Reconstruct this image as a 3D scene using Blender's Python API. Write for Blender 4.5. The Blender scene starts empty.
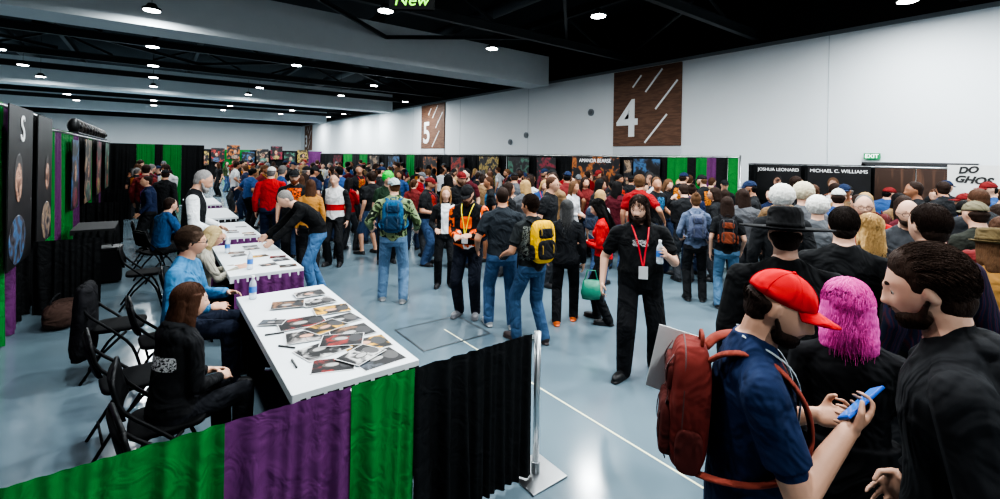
import bpy, math, random
import numpy as np
from mathutils import Vector, Matrix, noise
SC=bpy.context.scene; COL=SC.collection
RD=random.Random(11)
V=Vector
def c(r,g,b):
    f=lambda x:(x/255/12.92) if x/255<=.04045 else ((x/255+.055)/1.055)**2.4
    return (f(r),f(g),f(b))
# ---------------------------------------------------------------- materials
MC={}
def nodes(m):
    m.use_nodes=True; nt=m.node_tree; return nt,nt.nodes['Principled BSDF']
def mat(key,col,rough=.6,metal=0,bump=None,var=0,spec=.5,emit=0,scale=3,tr=0):
    k=(key,tuple(round(x,4) for x in col),rough,metal,bump,var,emit)
    if k in MC: return MC[k]
    m=bpy.data.materials.new(key); nt,b=nodes(m)
    b.inputs['Base Color'].default_value=(*col,1); b.inputs['Roughness'].default_value=rough
    b.inputs['Metallic'].default_value=metal; b.inputs['Specular IOR Level'].default_value=spec
    if tr: b.inputs['Transmission Weight'].default_value=tr
    if emit:
        b.inputs['Emission Color'].default_value=(*col,1); b.inputs['Emission Strength'].default_value=emit
    tc=nt.nodes.new('ShaderNodeTexCoord')
    if var:
        n=nt.nodes.new('ShaderNodeTexNoise'); n.inputs['Scale'].default_value=scale; n.inputs['Detail'].default_value=5
        nt.links.new(tc.outputs['Object'],n.inputs['Vector'])
        mx=nt.nodes.new('ShaderNodeMix'); mx.data_type='RGBA'
        mx.inputs[6].default_value=(*[x*(1-var) for x in col],1); mx.inputs[7].default_value=(*[min(1,x*(1+var)) for x in col],1)
        nt.links.new(n.outputs['Fac'],mx.inputs[0]); nt.links.new(mx.outputs[2],b.inputs['Base Color'])
    if bump:
        sc,st,dist=bump[:3]
        n2=nt.nodes.new('ShaderNodeTexNoise'); n2.inputs['Scale'].default_value=sc; n2.inputs['Detail'].default_value=2
        if len(bump)>3: n2.inputs['Distortion'].default_value=bump[3]
        nt.links.new(tc.outputs['Object'],n2.inputs['Vector'])
        bp=nt.nodes.new('ShaderNodeBump'); bp.inputs['Strength'].default_value=st; bp.inputs['Distance'].default_value=dist
        nt.links.new(n2.outputs['Fac'],bp.inputs['Height']); nt.links.new(bp.outputs[0],b.inputs['Normal'])
        if len(bump)>3:
            n3=nt.nodes.new('ShaderNodeTexNoise'); n3.inputs['Scale'].default_value=420; n3.inputs['Detail'].default_value=1
            nt.links.new(tc.outputs['Object'],n3.inputs['Vector'])
            b3=nt.nodes.new('ShaderNodeBump'); b3.inputs['Strength'].default_value=.25; b3.inputs['Distance'].default_value=.002
            nt.links.new(n3.outputs['Fac'],b3.inputs['Height']); nt.links.new(bp.outputs[0],b3.inputs['Normal']); nt.links.new(b3.outputs[0],b.inputs['Normal'])
    MC[k]=m; return m
def cloth(col): return mat('fabric',tuple(x*.95+.003 for x in col),.88,0,(4.2,.7,.08,1.8),.15,.2,scale=6)
def skinm(col): return mat('skin',tuple(x*.82 for x in col),.5,0,(60,.12,.003),.08,.35)
def hairm(col):
    k=('hair',col)
    if k in MC: return MC[k]
    m=bpy.data.materials.new('hair'); nt,b=nodes(m); b.inputs['Roughness'].default_value=.65; b.inputs['Specular IOR Level'].default_value=.15
    tc=nt.nodes.new('ShaderNodeTexCoord'); mp=nt.nodes.new('ShaderNodeMapping'); mp.inputs['Scale'].default_value=(130,130,22)
    n=nt.nodes.new('ShaderNodeTexNoise'); n.inputs['Scale'].default_value=1; n.inputs['Detail'].default_value=3; n.inputs['Distortion'].default_value=1.2
    nt.links.new(tc.outputs['Object'],mp.inputs[0]); nt.links.new(mp.outputs[0],n.inputs['Vector'])
    mx=nt.nodes.new('ShaderNodeMix'); mx.data_type='RGBA'
    mx.inputs[6].default_value=(*[x*.5 for x in col],1); mx.inputs[7].default_value=(*[min(1,x*1.4) for x in col],1)
    nt.links.new(n.outputs['Fac'],mx.inputs[0]); nt.links.new(mx.outputs[2],b.inputs['Base Color'])
    bp=nt.nodes.new('ShaderNodeBump'); bp.inputs['Strength'].default_value=.6; bp.inputs['Distance'].default_value=.008
    nt.links.new(n.outputs['Fac'],bp.inputs['Height']); nt.links.new(bp.outputs[0],b.inputs['Normal'])
    MC[k]=m; return m
def ramp_mat(name,cols,scale,seed=0,rough=.5,kind='noise',const=False,stretch=(1,1,1)):
    m=bpy.data.materials.new(name); nt,b=nodes(m); b.inputs['Roughness'].default_value=rough
    if rough>.7: b.inputs['Specular IOR Level'].default_value=.2
    tc=nt.nodes.new('ShaderNodeTexCoord'); mp=nt.nodes.new('ShaderNodeMapping')
    mp.inputs['Location'].default_value=(seed*3.7,seed*1.3,seed*2.1); mp.inputs['Scale'].default_value=stretch
    nt.links.new(tc.outputs['Object'],mp.inputs[0])
    if kind=='noise':
        n=nt.nodes.new('ShaderNodeTexNoise'); n.inputs['Scale'].default_value=scale; n.inputs['Detail'].default_value=4; n.inputs['Distortion'].default_value=.6; o=n.outputs['Fac']
    elif kind=='wave':
        n=nt.nodes.new('ShaderNodeTexWave'); n.inputs['Scale'].default_value=scale; n.inputs['Distortion'].default_value=3; n.inputs['Detail'].default_value=3; o=n.outputs['Fac']
    else:
        n=nt.nodes.new('ShaderNodeTexVoronoi'); n.inputs['Scale'].default_value=scale; o=n.outputs['Distance']
    nt.links.new(mp.outputs[0],n.inputs['Vector'])
    r=nt.nodes.new('ShaderNodeValToRGB'); nt.links.new(o,r.inputs[0])
    if const: r.color_ramp.interpolation='CONSTANT'
    k=len(cols); el=r.color_ramp.elements
    while len(el)<k: el.new(.5)
    for i,cc in enumerate(cols):
        el[i].position=(.3+.4*i/(k-1)) if kind=='noise' else i/k
        el[i].color=(*cc,1)
    nt.links.new(r.outputs[0],b.inputs['Base Color']); return m
# ---------------------------------------------------------------- mesh builder
def usph(nu,nv):
    vs=[(0,0,1)];fs=[]
    for j in range(1,nv):
        t=math.pi*j/nv
        for i in range(nu):
            p=2*math.pi*i/nu; vs.append((math.sin(t)*math.cos(p),math.sin(t)*math.sin(p),math.cos(t)))
    vs.append((0,0,-1)); L=len(vs)-1
    for i in range(nu): fs.append((0,1+i,1+(i+1)%nu))
    for j in range(nv-2):
        for i in range(nu):
            a=1+j*nu+i;b=1+j*nu+(i+1)%nu; fs.append((a,a+nu,b+nu,b))
    o=1+(nv-2)*nu
    for i in range(nu): fs.append((L,o+(i+1)%nu,o+i))
    return vs,fs
US={}
def us(a,b):
    if (a,b) not in US: US[(a,b)]=usph(a,b)
    return US[(a,b)]
def frame(d):
    d=V(d).normalized(); a=V((0,0,1)) if abs(d.z)<.9 else V((1,0,0))
    x=a.cross(d).normalized(); return x,d.cross(x),d
def cr(pts,n=5):
    P=[V(p) for p in pts]; P=[P[0]*2-P[1]]+P+[P[-1]*2-P[-2]]; out=[]
    for i in range(1,len(P)-2):
        for j in range(n):
            t=j/n; a,b,c_,d=P[i-1],P[i],P[i+1],P[i+2]
            out.append(.5*((2*b)+(c_-a)*t+(2*a-5*b+4*c_-d)*t*t+(3*b-a-3*c_+d)*t*t*t))
    out.append(P[-2]); return out
class MB:
    def __init__(s): s.v=[];s.f=[];s.m=[]
    def add(s,vs,fs,mi=0):
        o=len(s.v); s.v.extend([tuple(v) for v in vs]); s.f.extend([tuple(i+o for i in f) for f in fs]); s.m.extend([mi]*len(fs)); return s
    def box(s,ctr,size,R=None,mi=0):
        hx,hy,hz=[q/2 for q in size]; vs=[]
        for z in(-hz,hz):
            for x,y in((-hx,-hy),(hx,-hy),(hx,hy),(-hx,hy)):
                p=V((x,y,z)); p=(R@p if R else p)+V(ctr); vs.append(p)
        return s.add(vs,[(3,2,1,0),(4,5,6,7),(0,1,5,4),(1,2,6,5),(2,3,7,6),(3,0,4,7)],mi)
    def sph(s,ctr,r,R=None,n=(14,9),e=1,mi=0):
        vs,fs=us(*n); r=(r,r,r) if isinstance(r,(int,float)) else r; out=[]
        for v in vs:
            if e!=1: v=[math.copysign(abs(q)**e,q) for q in v]
            p=V((v[0]*r[0],v[1]*r[1],v[2]*r[2])); out.append((R@p if R else p)+V(ctr))
        return s.add(out,fs,mi)
    def loft(s,rings,mi=0,cap=True):
        n=len(rings[0]); vs=[p for r in rings for p in r]; fs=[]
        for j in range(len(rings)-1):
            for i in range(n):
                a=j*n+i;b=j*n+(i+1)%n; fs.append((a,b,b+n,a+n))
        if cap: fs.append(tuple(range(n))[::-1]); fs.append(tuple((len(rings)-1)*n+i for i in range(n)))
        return s.add(vs,fs,mi)
    def ell(s,rings,n=20,mi=0,cap=True):
        R=[]
        for (p,u,v,ru,rv) in rings:
            R.append([V(p)+V(u)*ru*math.cos(2*math.pi*i/n)+V(v)*rv*math.sin(2*math.pi*i/n) for i in range(n)])
        return s.loft(R,mi,cap)
    def disc(s,cx,cy,z,rx,ry,mi=0,n=18):
        return s.add([(cx+rx*math.cos(2*math.pi*i/n),cy+ry*math.sin(2*math.pi*i/n),z) for i in range(n)],[tuple(range(n))],mi)
    def tube(s,p0,p1,r0,r1=None,n=12,mi=0):
        r1=r0 if r1 is None else r1; p0=V(p0);p1=V(p1); x,y,d=frame(p1-p0)
        return s.ell([(p0,x,y,r0,r0),(p1,x,y,r1,r1)],n,mi)
    def rc(s,p0,p1,r0,r1,n=12,mi=0):
        s.tube(p0,p1,r0,r1,n,mi); s.sph(p0,r0,n=(n,8),mi=mi); s.sph(p1,r1,n=(n,8),mi=mi); return s
    def path(s,pts,r,n=8,mi=0,fl=1):
        pts=[V(p) for p in pts]; rings=[]; px=None
        for i,p in enumerate(pts):
            d=(pts[min(i+1,len(pts)-1)]-pts[max(i-1,0)]).normalized()
            if px is None: x,y,_=frame(d)
            else:
                x=(px-d*px.dot(d)).normalized(); y=d.cross(x)
            px=x; rr=r[i] if isinstance(r,(list,tuple)) else r
            rings.append((p,x,y,rr,rr*fl))
        return s.ell(rings,n,mi)
    def obj(s,name,mats,parent=None,smooth=False,M=None,bev=0,kind=None,label=None,cat=None,group=None):
        me=bpy.data.meshes.new(name); me.from_pydata(s.v,[],s.f); me.validate()
        for m in (mats if isinstance(mats,(list,tuple)) else [mats]): me.materials.append(m)
        if len(me.polygons)==len(s.m): me.polygons.foreach_set('material_index',s.m)
        if smooth: me.polygons.foreach_set('use_smooth',[True]*len(me.polygons))
        me.update()
        o=bpy.data.objects.new(name,me); COL.objects.link(o)
        if bev:
            b=o.modifiers.new('b','BEVEL'); b.width=bev; b.segments=2
        if parent: o.parent=parent
        if M is not None: o.matrix_basis=M
        tag(o,label,cat,group,kind); return o
def tag(o,label=None,cat=None,group=None,kind=None):
    if label:o['label']=label
    if cat:o['category']=cat
    if group:o['group']=group
    if kind:o['kind']=kind
    return o
def empty(name,M,label,cat,group=None):
    o=bpy.data.objects.new(name,None); COL.objects.link(o); o.matrix_basis=M; o.empty_display_size=.1
    return tag(o,label,cat,group)
def T(x,y,z=0): return Matrix.Translation((x,y,z))
def RZ(deg): return Matrix.Rotation(math.radians(deg),4,'Z')
def R3(deg,ax): return Matrix.Rotation(math.radians(deg),3,ax)
def text(body,size,mt,M,parent=None,name='lettering',ext=.004,ax='CENTER',sx=1,label=None,cat=None,shear=0,off=0):
    cu=bpy.data.curves.new(name,'FONT'); cu.body=body; cu.size=size; cu.extrude=ext; cu.align_x=ax; cu.align_y='CENTER'; cu.space_line=.85; cu.shear=shear; cu.offset=off
    cu.materials.append(mt); o=bpy.data.objects.new(name,cu); COL.objects.link(o)
    bpy.context.view_layer.update()
    me=bpy.data.meshes.new_from_object(o.evaluated_get(bpy.context.evaluated_depsgraph_get()))
    bpy.data.objects.remove(o); o=bpy.data.objects.new(name,me); COL.objects.link(o)
    if parent:o.parent=parent
    o.matrix_basis=M@Matrix.Diagonal((sx,1,1,1)); tag(o,label,cat); return o
# ---------------------------------------------------------------- survey frame (eye at 0,0,2.1, looking 37.2 deg from +Y)
YAW=37.2; SA=math.sin(math.radians(YAW)); CA=math.cos(math.radians(YAW)); HC=2.1
def spot(s,d): return (d*(SA+CA*s), d*(CA-SA*s))
# ---------------------------------------------------------------- remesh
def remesh(mb,vox,sm=3):
    me=bpy.data.meshes.new('t'); me.from_pydata(mb.v,[],mb.f); me.update()
    o=bpy.data.objects.new('t',me); COL.objects.link(o)
    r=o.modifiers.new('r','REMESH'); r.mode='VOXEL'; r.voxel_size=vox; r.use_smooth_shade=True
    if sm:
        q=o.modifiers.new('s','SMOOTH'); q.factor=.5; q.iterations=sm
    bpy.context.view_layer.update()
    out=bpy.data.meshes.new_from_object(o.evaluated_get(bpy.context.evaluated_depsgraph_get()))
    bpy.data.objects.remove(o); bpy.data.meshes.remove(me); return out
def clean_bounds(me,co,sl):
    m=len(me.polygons); lt=np.empty(m,'i'); me.polygons.foreach_get('loop_total',lt)
    nl=len(me.loops); le=np.empty(nl,'i'); me.loops.foreach_get('edge_index',le); lf=np.repeat(np.arange(m),lt)
    ne=len(me.edges); ev=np.empty(ne*2,'i'); me.edges.foreach_get('vertices',ev); ev=ev.reshape(-1,2)
    cnt=np.bincount(le,minlength=ne); order=np.argsort(le,kind='stable')
    st=np.concatenate([[0],np.cumsum(cnt)[:-1]]); ok=cnt==2
    fa=np.zeros(ne,int);fb=np.zeros(ne,int); fa[ok]=lf[order[st[ok]]]; fb[ok]=lf[order[st[ok]+1]]
    for _ in range(3):
        K=11; votes=np.zeros((m,K))
        np.add.at(votes,(fa[ok],sl[fb[ok]]),1); np.add.at(votes,(fb[ok],sl[fa[ok]]),1)
        top=votes.argmax(1); mx=votes.max(1); ch=(mx>=3)&(top!=sl)&~np.isin(sl,(4,5,6)); sl[ch]=top[ch]
    be=ok&(sl[fa]!=sl[fb]); E=ev[be]; n=len(co)
    deg=np.bincount(E.ravel(),minlength=n); sel=deg==2
    for _ in range(10):
        acc=np.zeros((n,3)); np.add.at(acc,E[:,0],co[E[:,1]]); np.add.at(acc,E[:,1],co[E[:,0]])
        co[sel]=.45*co[sel]+.55*acc[sel]/2
    return co,sl
# ---------------------------------------------------------------- people
def ik(a,t,l1,l2,pole):
    a=V(a);t=V(t); d=t-a; D=d.length; mx=(l1+l2)*.995
    if D>mx: t=a+d*(mx/D); d=t-a; D=mx
    u=d.normalized(); pole=V(pole); p=(pole-u*pole.dot(u)).normalized()
    ca=(l1*l1+D*D-l2*l2)/(2*l1*D); ca=max(-1,min(1,ca)); return a+u*(l1*ca)+p*(l1*math.sqrt(1-ca*ca)), t
SL={'skin':0,'shirt':1,'pants':2,'shoe':3,'hair':4,'eye':5,'lips':6,'extra':7,'extra2':8,'sole':9,'stubble':10}
HEADC={}
def head_pts():
    if 'h' in HEADC: return HEADC['h']
    vs,fs=us(64,48); G=lambda a,s:math.exp(-a*a/(2*s*s)); out=[]
    for x,y,z in vs:
        X=.077*x; Z=.119*z; Y=.099*y
        if y>0: Y*=.93
        if z<0:
            k=-z; X*=1-.28*k**1.5
            if y<0: Y*=1-.45*k
            else: Y*=1+.10*k
        else: X*=1+.04*z*(1-z)*4
        if y>0:
            w=min(1,y*2.2); ax=abs(X)
            D=-.011*G(ax-.031,.013)*G(Z-.0,.012)+.006*G(ax-.02,.026)*G(Z-.026,.009)
            if -.06<Z<.03:
                t=min(1,max(0,(.022-Z)/.055)); cut=1 if Z>-.036 else max(0,1-(-.036-Z)/.009)
                D+=(.007+.019*t**1.2)*G(X,.0078+.004*t)*cut
                D+=.009*G(ax-.0135,.006)*G(Z+.033,.008)
            D+=.0045*G(ax-.046,.018)*G(Z+.022,.02)
            D+=.007*G(X,.026)*G(Z+.062,.02)+.006*G(X,.018)*G(Z+.0545,.005)+.0065*G(X,.016)*G(Z+.0685,.006)-.005*G(X,.02)*G(Z+.0615,.0025)
            D+=-.004*G(X,.02)*G(Z+.079,.006)+.012*G(X,.02)*G(Z+.1,.014)
            Y+=D*w
        out.append((X,Y,Z))
    HEADC['h']=(out,fs); return HEADC['h']
def person_geo(S):
    g=S.get; w=g('w',1.0); fem=g('fem',0); sit=g('sit',0); vox=g('vox',.011)
    s=S['h']/1.75; mb=MB(); cap=[]
    def seg(p0,p1,r0,r1,slot,geo=True,n=14):
        if geo: mb.rc(p0,p1,r0,r1,n)
        cap.append((V(p0),V(p1),r0,r1,SL[slot]))
    pel=V((g('px',0),g('py',0),.55 if sit else .93-g('crouch',0)))
    L=g('lean',3); SD=g('side',0)
    def rm(t):
        k=min(1,max(0,t/.28)); k=k*k*(3-2*k); return R3(SD*k,'Y')@R3(-L*k,'X')
    def sp(t,x=0,f=0):
        if t<=0: b=pel+V((0,0,t)); M=Matrix.Identity(3)
        else:
            b=V(pel); n=10
            for i in range(n): b=b+rm(t*(i+.5)/n)@V((0,0,t/n))
            M=rm(t)
        return b+M@V((x,f,0))
    def ring(t,rw,rd,f=0):
        M=rm(t); return (sp(t,0,f),M@V((1,0,0)),M@V((0,1,0)),rw*w,rd*(.5+.5*w))
    hip=1.04 if fem else 1; wst=.86 if fem else 1; shd=.9 if fem else 1
    mb.ell([ring(-.14,.11,.08),ring(-.1,.155*hip,.108),ring(0,.168*hip,.115),ring(.1,.15*wst,.105)],24)
    bl=g('belly',0)
    mb.ell([ring(-.08,.178*hip,.128),ring(0,.178*hip,.128+bl*.3,bl*.3),ring(.1,.166*wst+bl*.3,.12+bl*.6,bl*.7),ring(.2,.163*wst,.120+bl*.5,bl*.6),ring(.32,.183*shd,.126,.005),ring(.41,.188*shd,.12,0),ring(.465,.17*shd,.10,-.005),ring(.51,.125*shd,.082,-.01),ring(.545,.082,.07,-.008),ring(.575,.064,.062,-.004)],24)
    for q in(-1,1): mb.rc(sp(.545,q*.035,-.02),sp(.475,q*.125*w*shd,-.01),.045,.052)
    for x in(-.085*w,.085*w):
        cap.append((sp(.05,x),sp(.42,x),.1,.1,1)); cap.append((sp(-.17,x),sp(-.165,x),.1,.1,2))
    cap.append((sp(.05),sp(.42),.12,.12,1)); cap.append((sp(-.17),sp(-.165),.12,.12,2))
    cap.append((sp(.48,-.09),sp(.48,.09),.088,.088,1)); cap.append((sp(.53,-.05,-.02),sp(.53,.05,-.02),.052,.052,1))
    if fem:
        for x in(-.07,.07): mb.sph(sp(.33,x*w,.085),(.062,.055,.065))
    if g('coat'):
        mb.ell([(sp(-.07)-V((0,0,g('coat'))),V((1,0,0)),V((0,1,0)),.2*w,.15),ring(-.05,.185,.135),ring(.1,.175,.13)],24)
        cap.append((sp(.05),sp(-.05)-V((0,0,g('coat'))),.16,.19,1))
    hy,hp,hr=g('hyaw',0),g('hpitch',5),g('hroll',0)
    Hm=R3(-hy,'Z')@R3(-hp,'X')@R3(hr,'Y')
    nk=sp(.59,0,.012); HCn=nk+Hm@V((0,.022,.108))
    nw=(1.08 if not fem else .88)
    seg(sp(.5,0,-.005),nk+Hm@V((0,.0,.03)),.062*nw,.056*nw,'skin')
    hv,hf=head_pts()
    mb.add([HCn+Hm@V(p) for p in hv],hf)
    cap.append((HCn+Hm@V((0,-.01,.03)),HCn+Hm@V((0,.01,-.05)),.09,.065,0))
    h=lambda x,y,z:HCn+Hm@V((x,y,z))
    cap.append((h(0,.085,.012),h(0,.108,-.026),.012,.016,0))
    for q in(-1,1):
        mb.sph(h(q*.077,-.014,-.004),(.009,.019,.031),Hm@R3(q*-22,'Z')@R3(-8,'X')); cap.append((h(q*.083,-.012,.012),h(q*.081,-.01,-.03),.014,.01,0))
        mb.sph(h(q*.031,.0665,.0035),.0145,n=(14,10))
        if not g('eyes'): cap.append((h(q*.024,.087,.0),h(q*.038,.083,.0),.0055,.0055,5)) 
        cap.append((h(q*.016,.092,.0265),h(q*.048,.079,.0265),.0045,.003,4))
    cap.append((h(-.017,.099,-.0615),h(.017,.099,-.0615),.0055,.0055,6))
    info={'HC':HCn,'Hm':Hm,'s':s,'sp':sp,'rm':rm,'hand':{}}
    slv=g('sleeve','short'); aw=g('aw',1)*(.85 if fem else 1)*(.6+.4*w)
    for q,nm in((1,'R'),(-1,'L')):
        sh=sp(.448,q*.178*w*shd,-.005); a=g('arm'+nm,(.07,.03,-.52))
        tgt=V(a[3:6]) if len(a)==6 else sh+V((q*a[0],a[1],a[2]))
        el,wr=ik(sh,tgt,.29,.255,g('pole'+nm,(q*.5,-1,-.3)))
        seg(sp(.49,q*.06),sh,.06,.066*aw,'shirt')
        mb.rc(sh,el,.056*aw,.043*aw); mb.rc(el,wr,.043*aw,.027*aw)
        if slv=='short':
            m=sh.lerp(el,.68); mb.tube(sh,m,.068*aw,.067*aw,16); cap.append((sh,sh.lerp(el,.62),.07*aw,.062*aw,1)); cap.append((el.lerp(sh,.2),el,.043,.043,0)); cap.append((el,wr,.043,.03,0))
        elif slv=='long':
            mb.rc(sh,el,.07*aw,.058*aw); mb.tube(el,el.lerp(wr,.97),.058*aw,.044*aw,16); cap.append((sh,el,.07*aw,.058*aw,SL[g('armslot','shirt')])); cap.append((el,el.lerp(wr,.93),.06*aw,.044*aw,SL[g('armslot','shirt')]))
        D=V(g('hd'+nm,(wr-el).normalized())).normalized(); N=V(g('hn'+nm,(-q,0,0) if abs(D.z)>.6 else (-q*.6,0,-.8)))
        N=(N-D*N.dot(D)).normalized(); Tm=D.cross(N)*q; MM=Matrix((Tm,D,N)).transposed()
        cur=g('curl'+nm,22)
        mb.sph(wr+D*.05,(.041,.056,.0165),MM,e=.85); mb.tube(wr-D*.01,wr+D*.03,.026,.026)
        cap.append((wr+D*.01,wr+D*.09,.035,.04,0))
        for i,ln in enumerate((.072,.08,.075,.058)):
            b=wr+D*(.092-.005*abs(i-1))+Tm*(.033-.0225*i); dd=D+Tm*(.13-.09*i); 
            for j,(fr,ad) in enumerate(((.45,.6),(.3,1.7),(.25,2.6))):
                A=math.radians(cur*ad); e2=b+(dd.normalized()*math.cos(A)+N*math.sin(A))*ln*fr
                mb.rc(b,e2,.0088-.0008*j,.0083-.0009*j,8); cap.append((b,e2,.009,.009,0)); b=e2
        b=wr+D*.03+Tm*.03; e2=b+(D*.6+Tm*.55+N*.45).normalized()*.045; e3=e2+(D*.85-Tm*.1+N*.5).normalized()*.034
        mb.rc(b,e2,.0135,.011,8); mb.rc(e2,e3,.011,.0085,8); cap.append((b,e3,.013,.01,0))
        info['hand'][nm]=(wr,D,N,Tm)
    lw=(1.0 if not fem else .95)*(.45+.55*w); legs=g('legs','long'); bg=g('baggy',1.06)
    for q,nm in((1,'R'),(-1,'L')):
        hp_=pel+V((q*.088*w,0,-.035)); ft=g('foot'+nm,(.115,.45) if sit else (.11,0))
        an=V((q*ft[0],ft[1],.085+(ft[2] if len(ft)>2 else 0))); kn,an=ik(hp_,an,.435,.42,g('kpole',(q*.12,1,.15)))
        if legs=='long':
            seg(hp_,kn,.092*lw,.072*lw*bg,'pants'); mb.rc(kn,an+V((0,-.01,-.02)),.072*lw*bg,.062*bg); cap.append((kn,an+(kn-an)*.05+V((0,0,-.03)),.07*bg,.062*bg,2))
        elif legs=='short':
            seg(hp_,kn,.096*lw,.082*lw,'pants'); mb.rc(kn,an,.055,.038); mb.rc(kn.lerp(an,.3),kn.lerp(an,.4),.056,.052); cap.append((kn.lerp(an,.22),an,.055,.04,0))
        fy=math.radians(g('toe'+nm,q*12)); F=V((math.sin(fy),math.cos(fy),0)); MM=Matrix((V((F.y,-F.x,0)),F,V((0,0,1)))).transposed()
        z0=an.z-.085
        mb.sph(V((an.x,an.y,z0+.05))-F*.02,(.038,.055,.05),MM); mb.sph(V((an.x,an.y,z0+.042))+F*.10,(.046,.105,.038),MM); mb.rc(an,V((an.x,an.y,z0+.06))+F*.03,.042,.04)
        mb.sph(V((an.x,an.y,z0+.012))+F*.06,(.047,.15,.012),MM,e=.6)
        cap.append((V((an.x,an.y,z0+.035))-F*.03,V((an.x,an.y,z0+.035))+F*.15,.045,.04,3)); cap.append((V((an.x,an.y,z0-.02))-F*.03,V((an.x,an.y,z0-.02))+F*.15,.037,.034,9))
    if g('hood'):
        M=rm(.5); mb.sph(sp(.485,0,-.085),(.125,.05,.08),M); mb.sph(sp(.55,0,-.045),(.105,.085,.038),M)
        for q in(-1,1): mb.rc(sp(.545,q*.07,.0),sp(.47,q*.045,.085),.026,.02,8)
        cap.append((sp(.5,-.06,-.1),sp(.5,.06,-.1),.07,.07,1)); cap.append((sp(.55,-.06,-.035),sp(.55,.06,-.035),.055,.055,1))
    me=remesh(mb,vox,g('sm',3))
    n=len(me.vertices); co=np.empty(n*3,'f'); me.vertices.foreach_get('co',co); co=co.reshape(-1,3)
    m=len(me.polygons); fc=np.empty(m*3,'f'); me.polygons.foreach_get('center',fc); fc=fc.reshape(-1,3)
    best=np.full(m,9.);sl=np.zeros(m,int)
    for p0,p1,r0,r1,k in cap:
        a=np.array(p0);b=np.array(p1);ab=b-a; L2=max(1e-9,float(ab@ab)); t=np.clip(((fc-a)@ab)/L2,0,1)
        dd=np.linalg.norm(fc-(a+t[:,None]*ab),axis=1)-(r0+(r1-r0)*t)
        if k in(4,5,6): dd=np.where(dd<.002,-.05+dd,9)
        u=dd<best; best[u]=dd[u]; sl[u]=k
    if g('beard'):
        Hn=np.array(Hm.transposed()); lc=(fc-np.array(HCn))@Hn.T; ax=np.abs(lc[:,0])
        bm=(lc[:,2]<-.04)&(lc[:,1]>.0)&(lc[:,2]>-.14)&(ax<.085)&(sl==0)&(np.linalg.norm(lc,axis=1)<.15)
        bm&=~((ax<.03)&(lc[:,2]>-.046)); bm&=~((ax>.03)&(lc[:,2]>-.05-.5*(.08-ax)*(lc[:,1]>.02))); sl[bm]=10
    for slot,ctr,half in g('decals',[]):
        d=np.abs(fc-np.array(ctr))<np.array(half); k=d.all(axis=1)&(sl==1); sl[k]=SL[slot]
    co,sl=clean_bounds(me,co.astype('d'),sl)
    co=co*s; me.vertices.foreach_set('co',co.astype('f').reshape(-1))
    me.polygons.foreach_set('material_index',sl.astype('i')); me.polygons.foreach_set('use_smooth',[True]*m)
    me.update(); 
    return me,info
HCACHE={}
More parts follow.
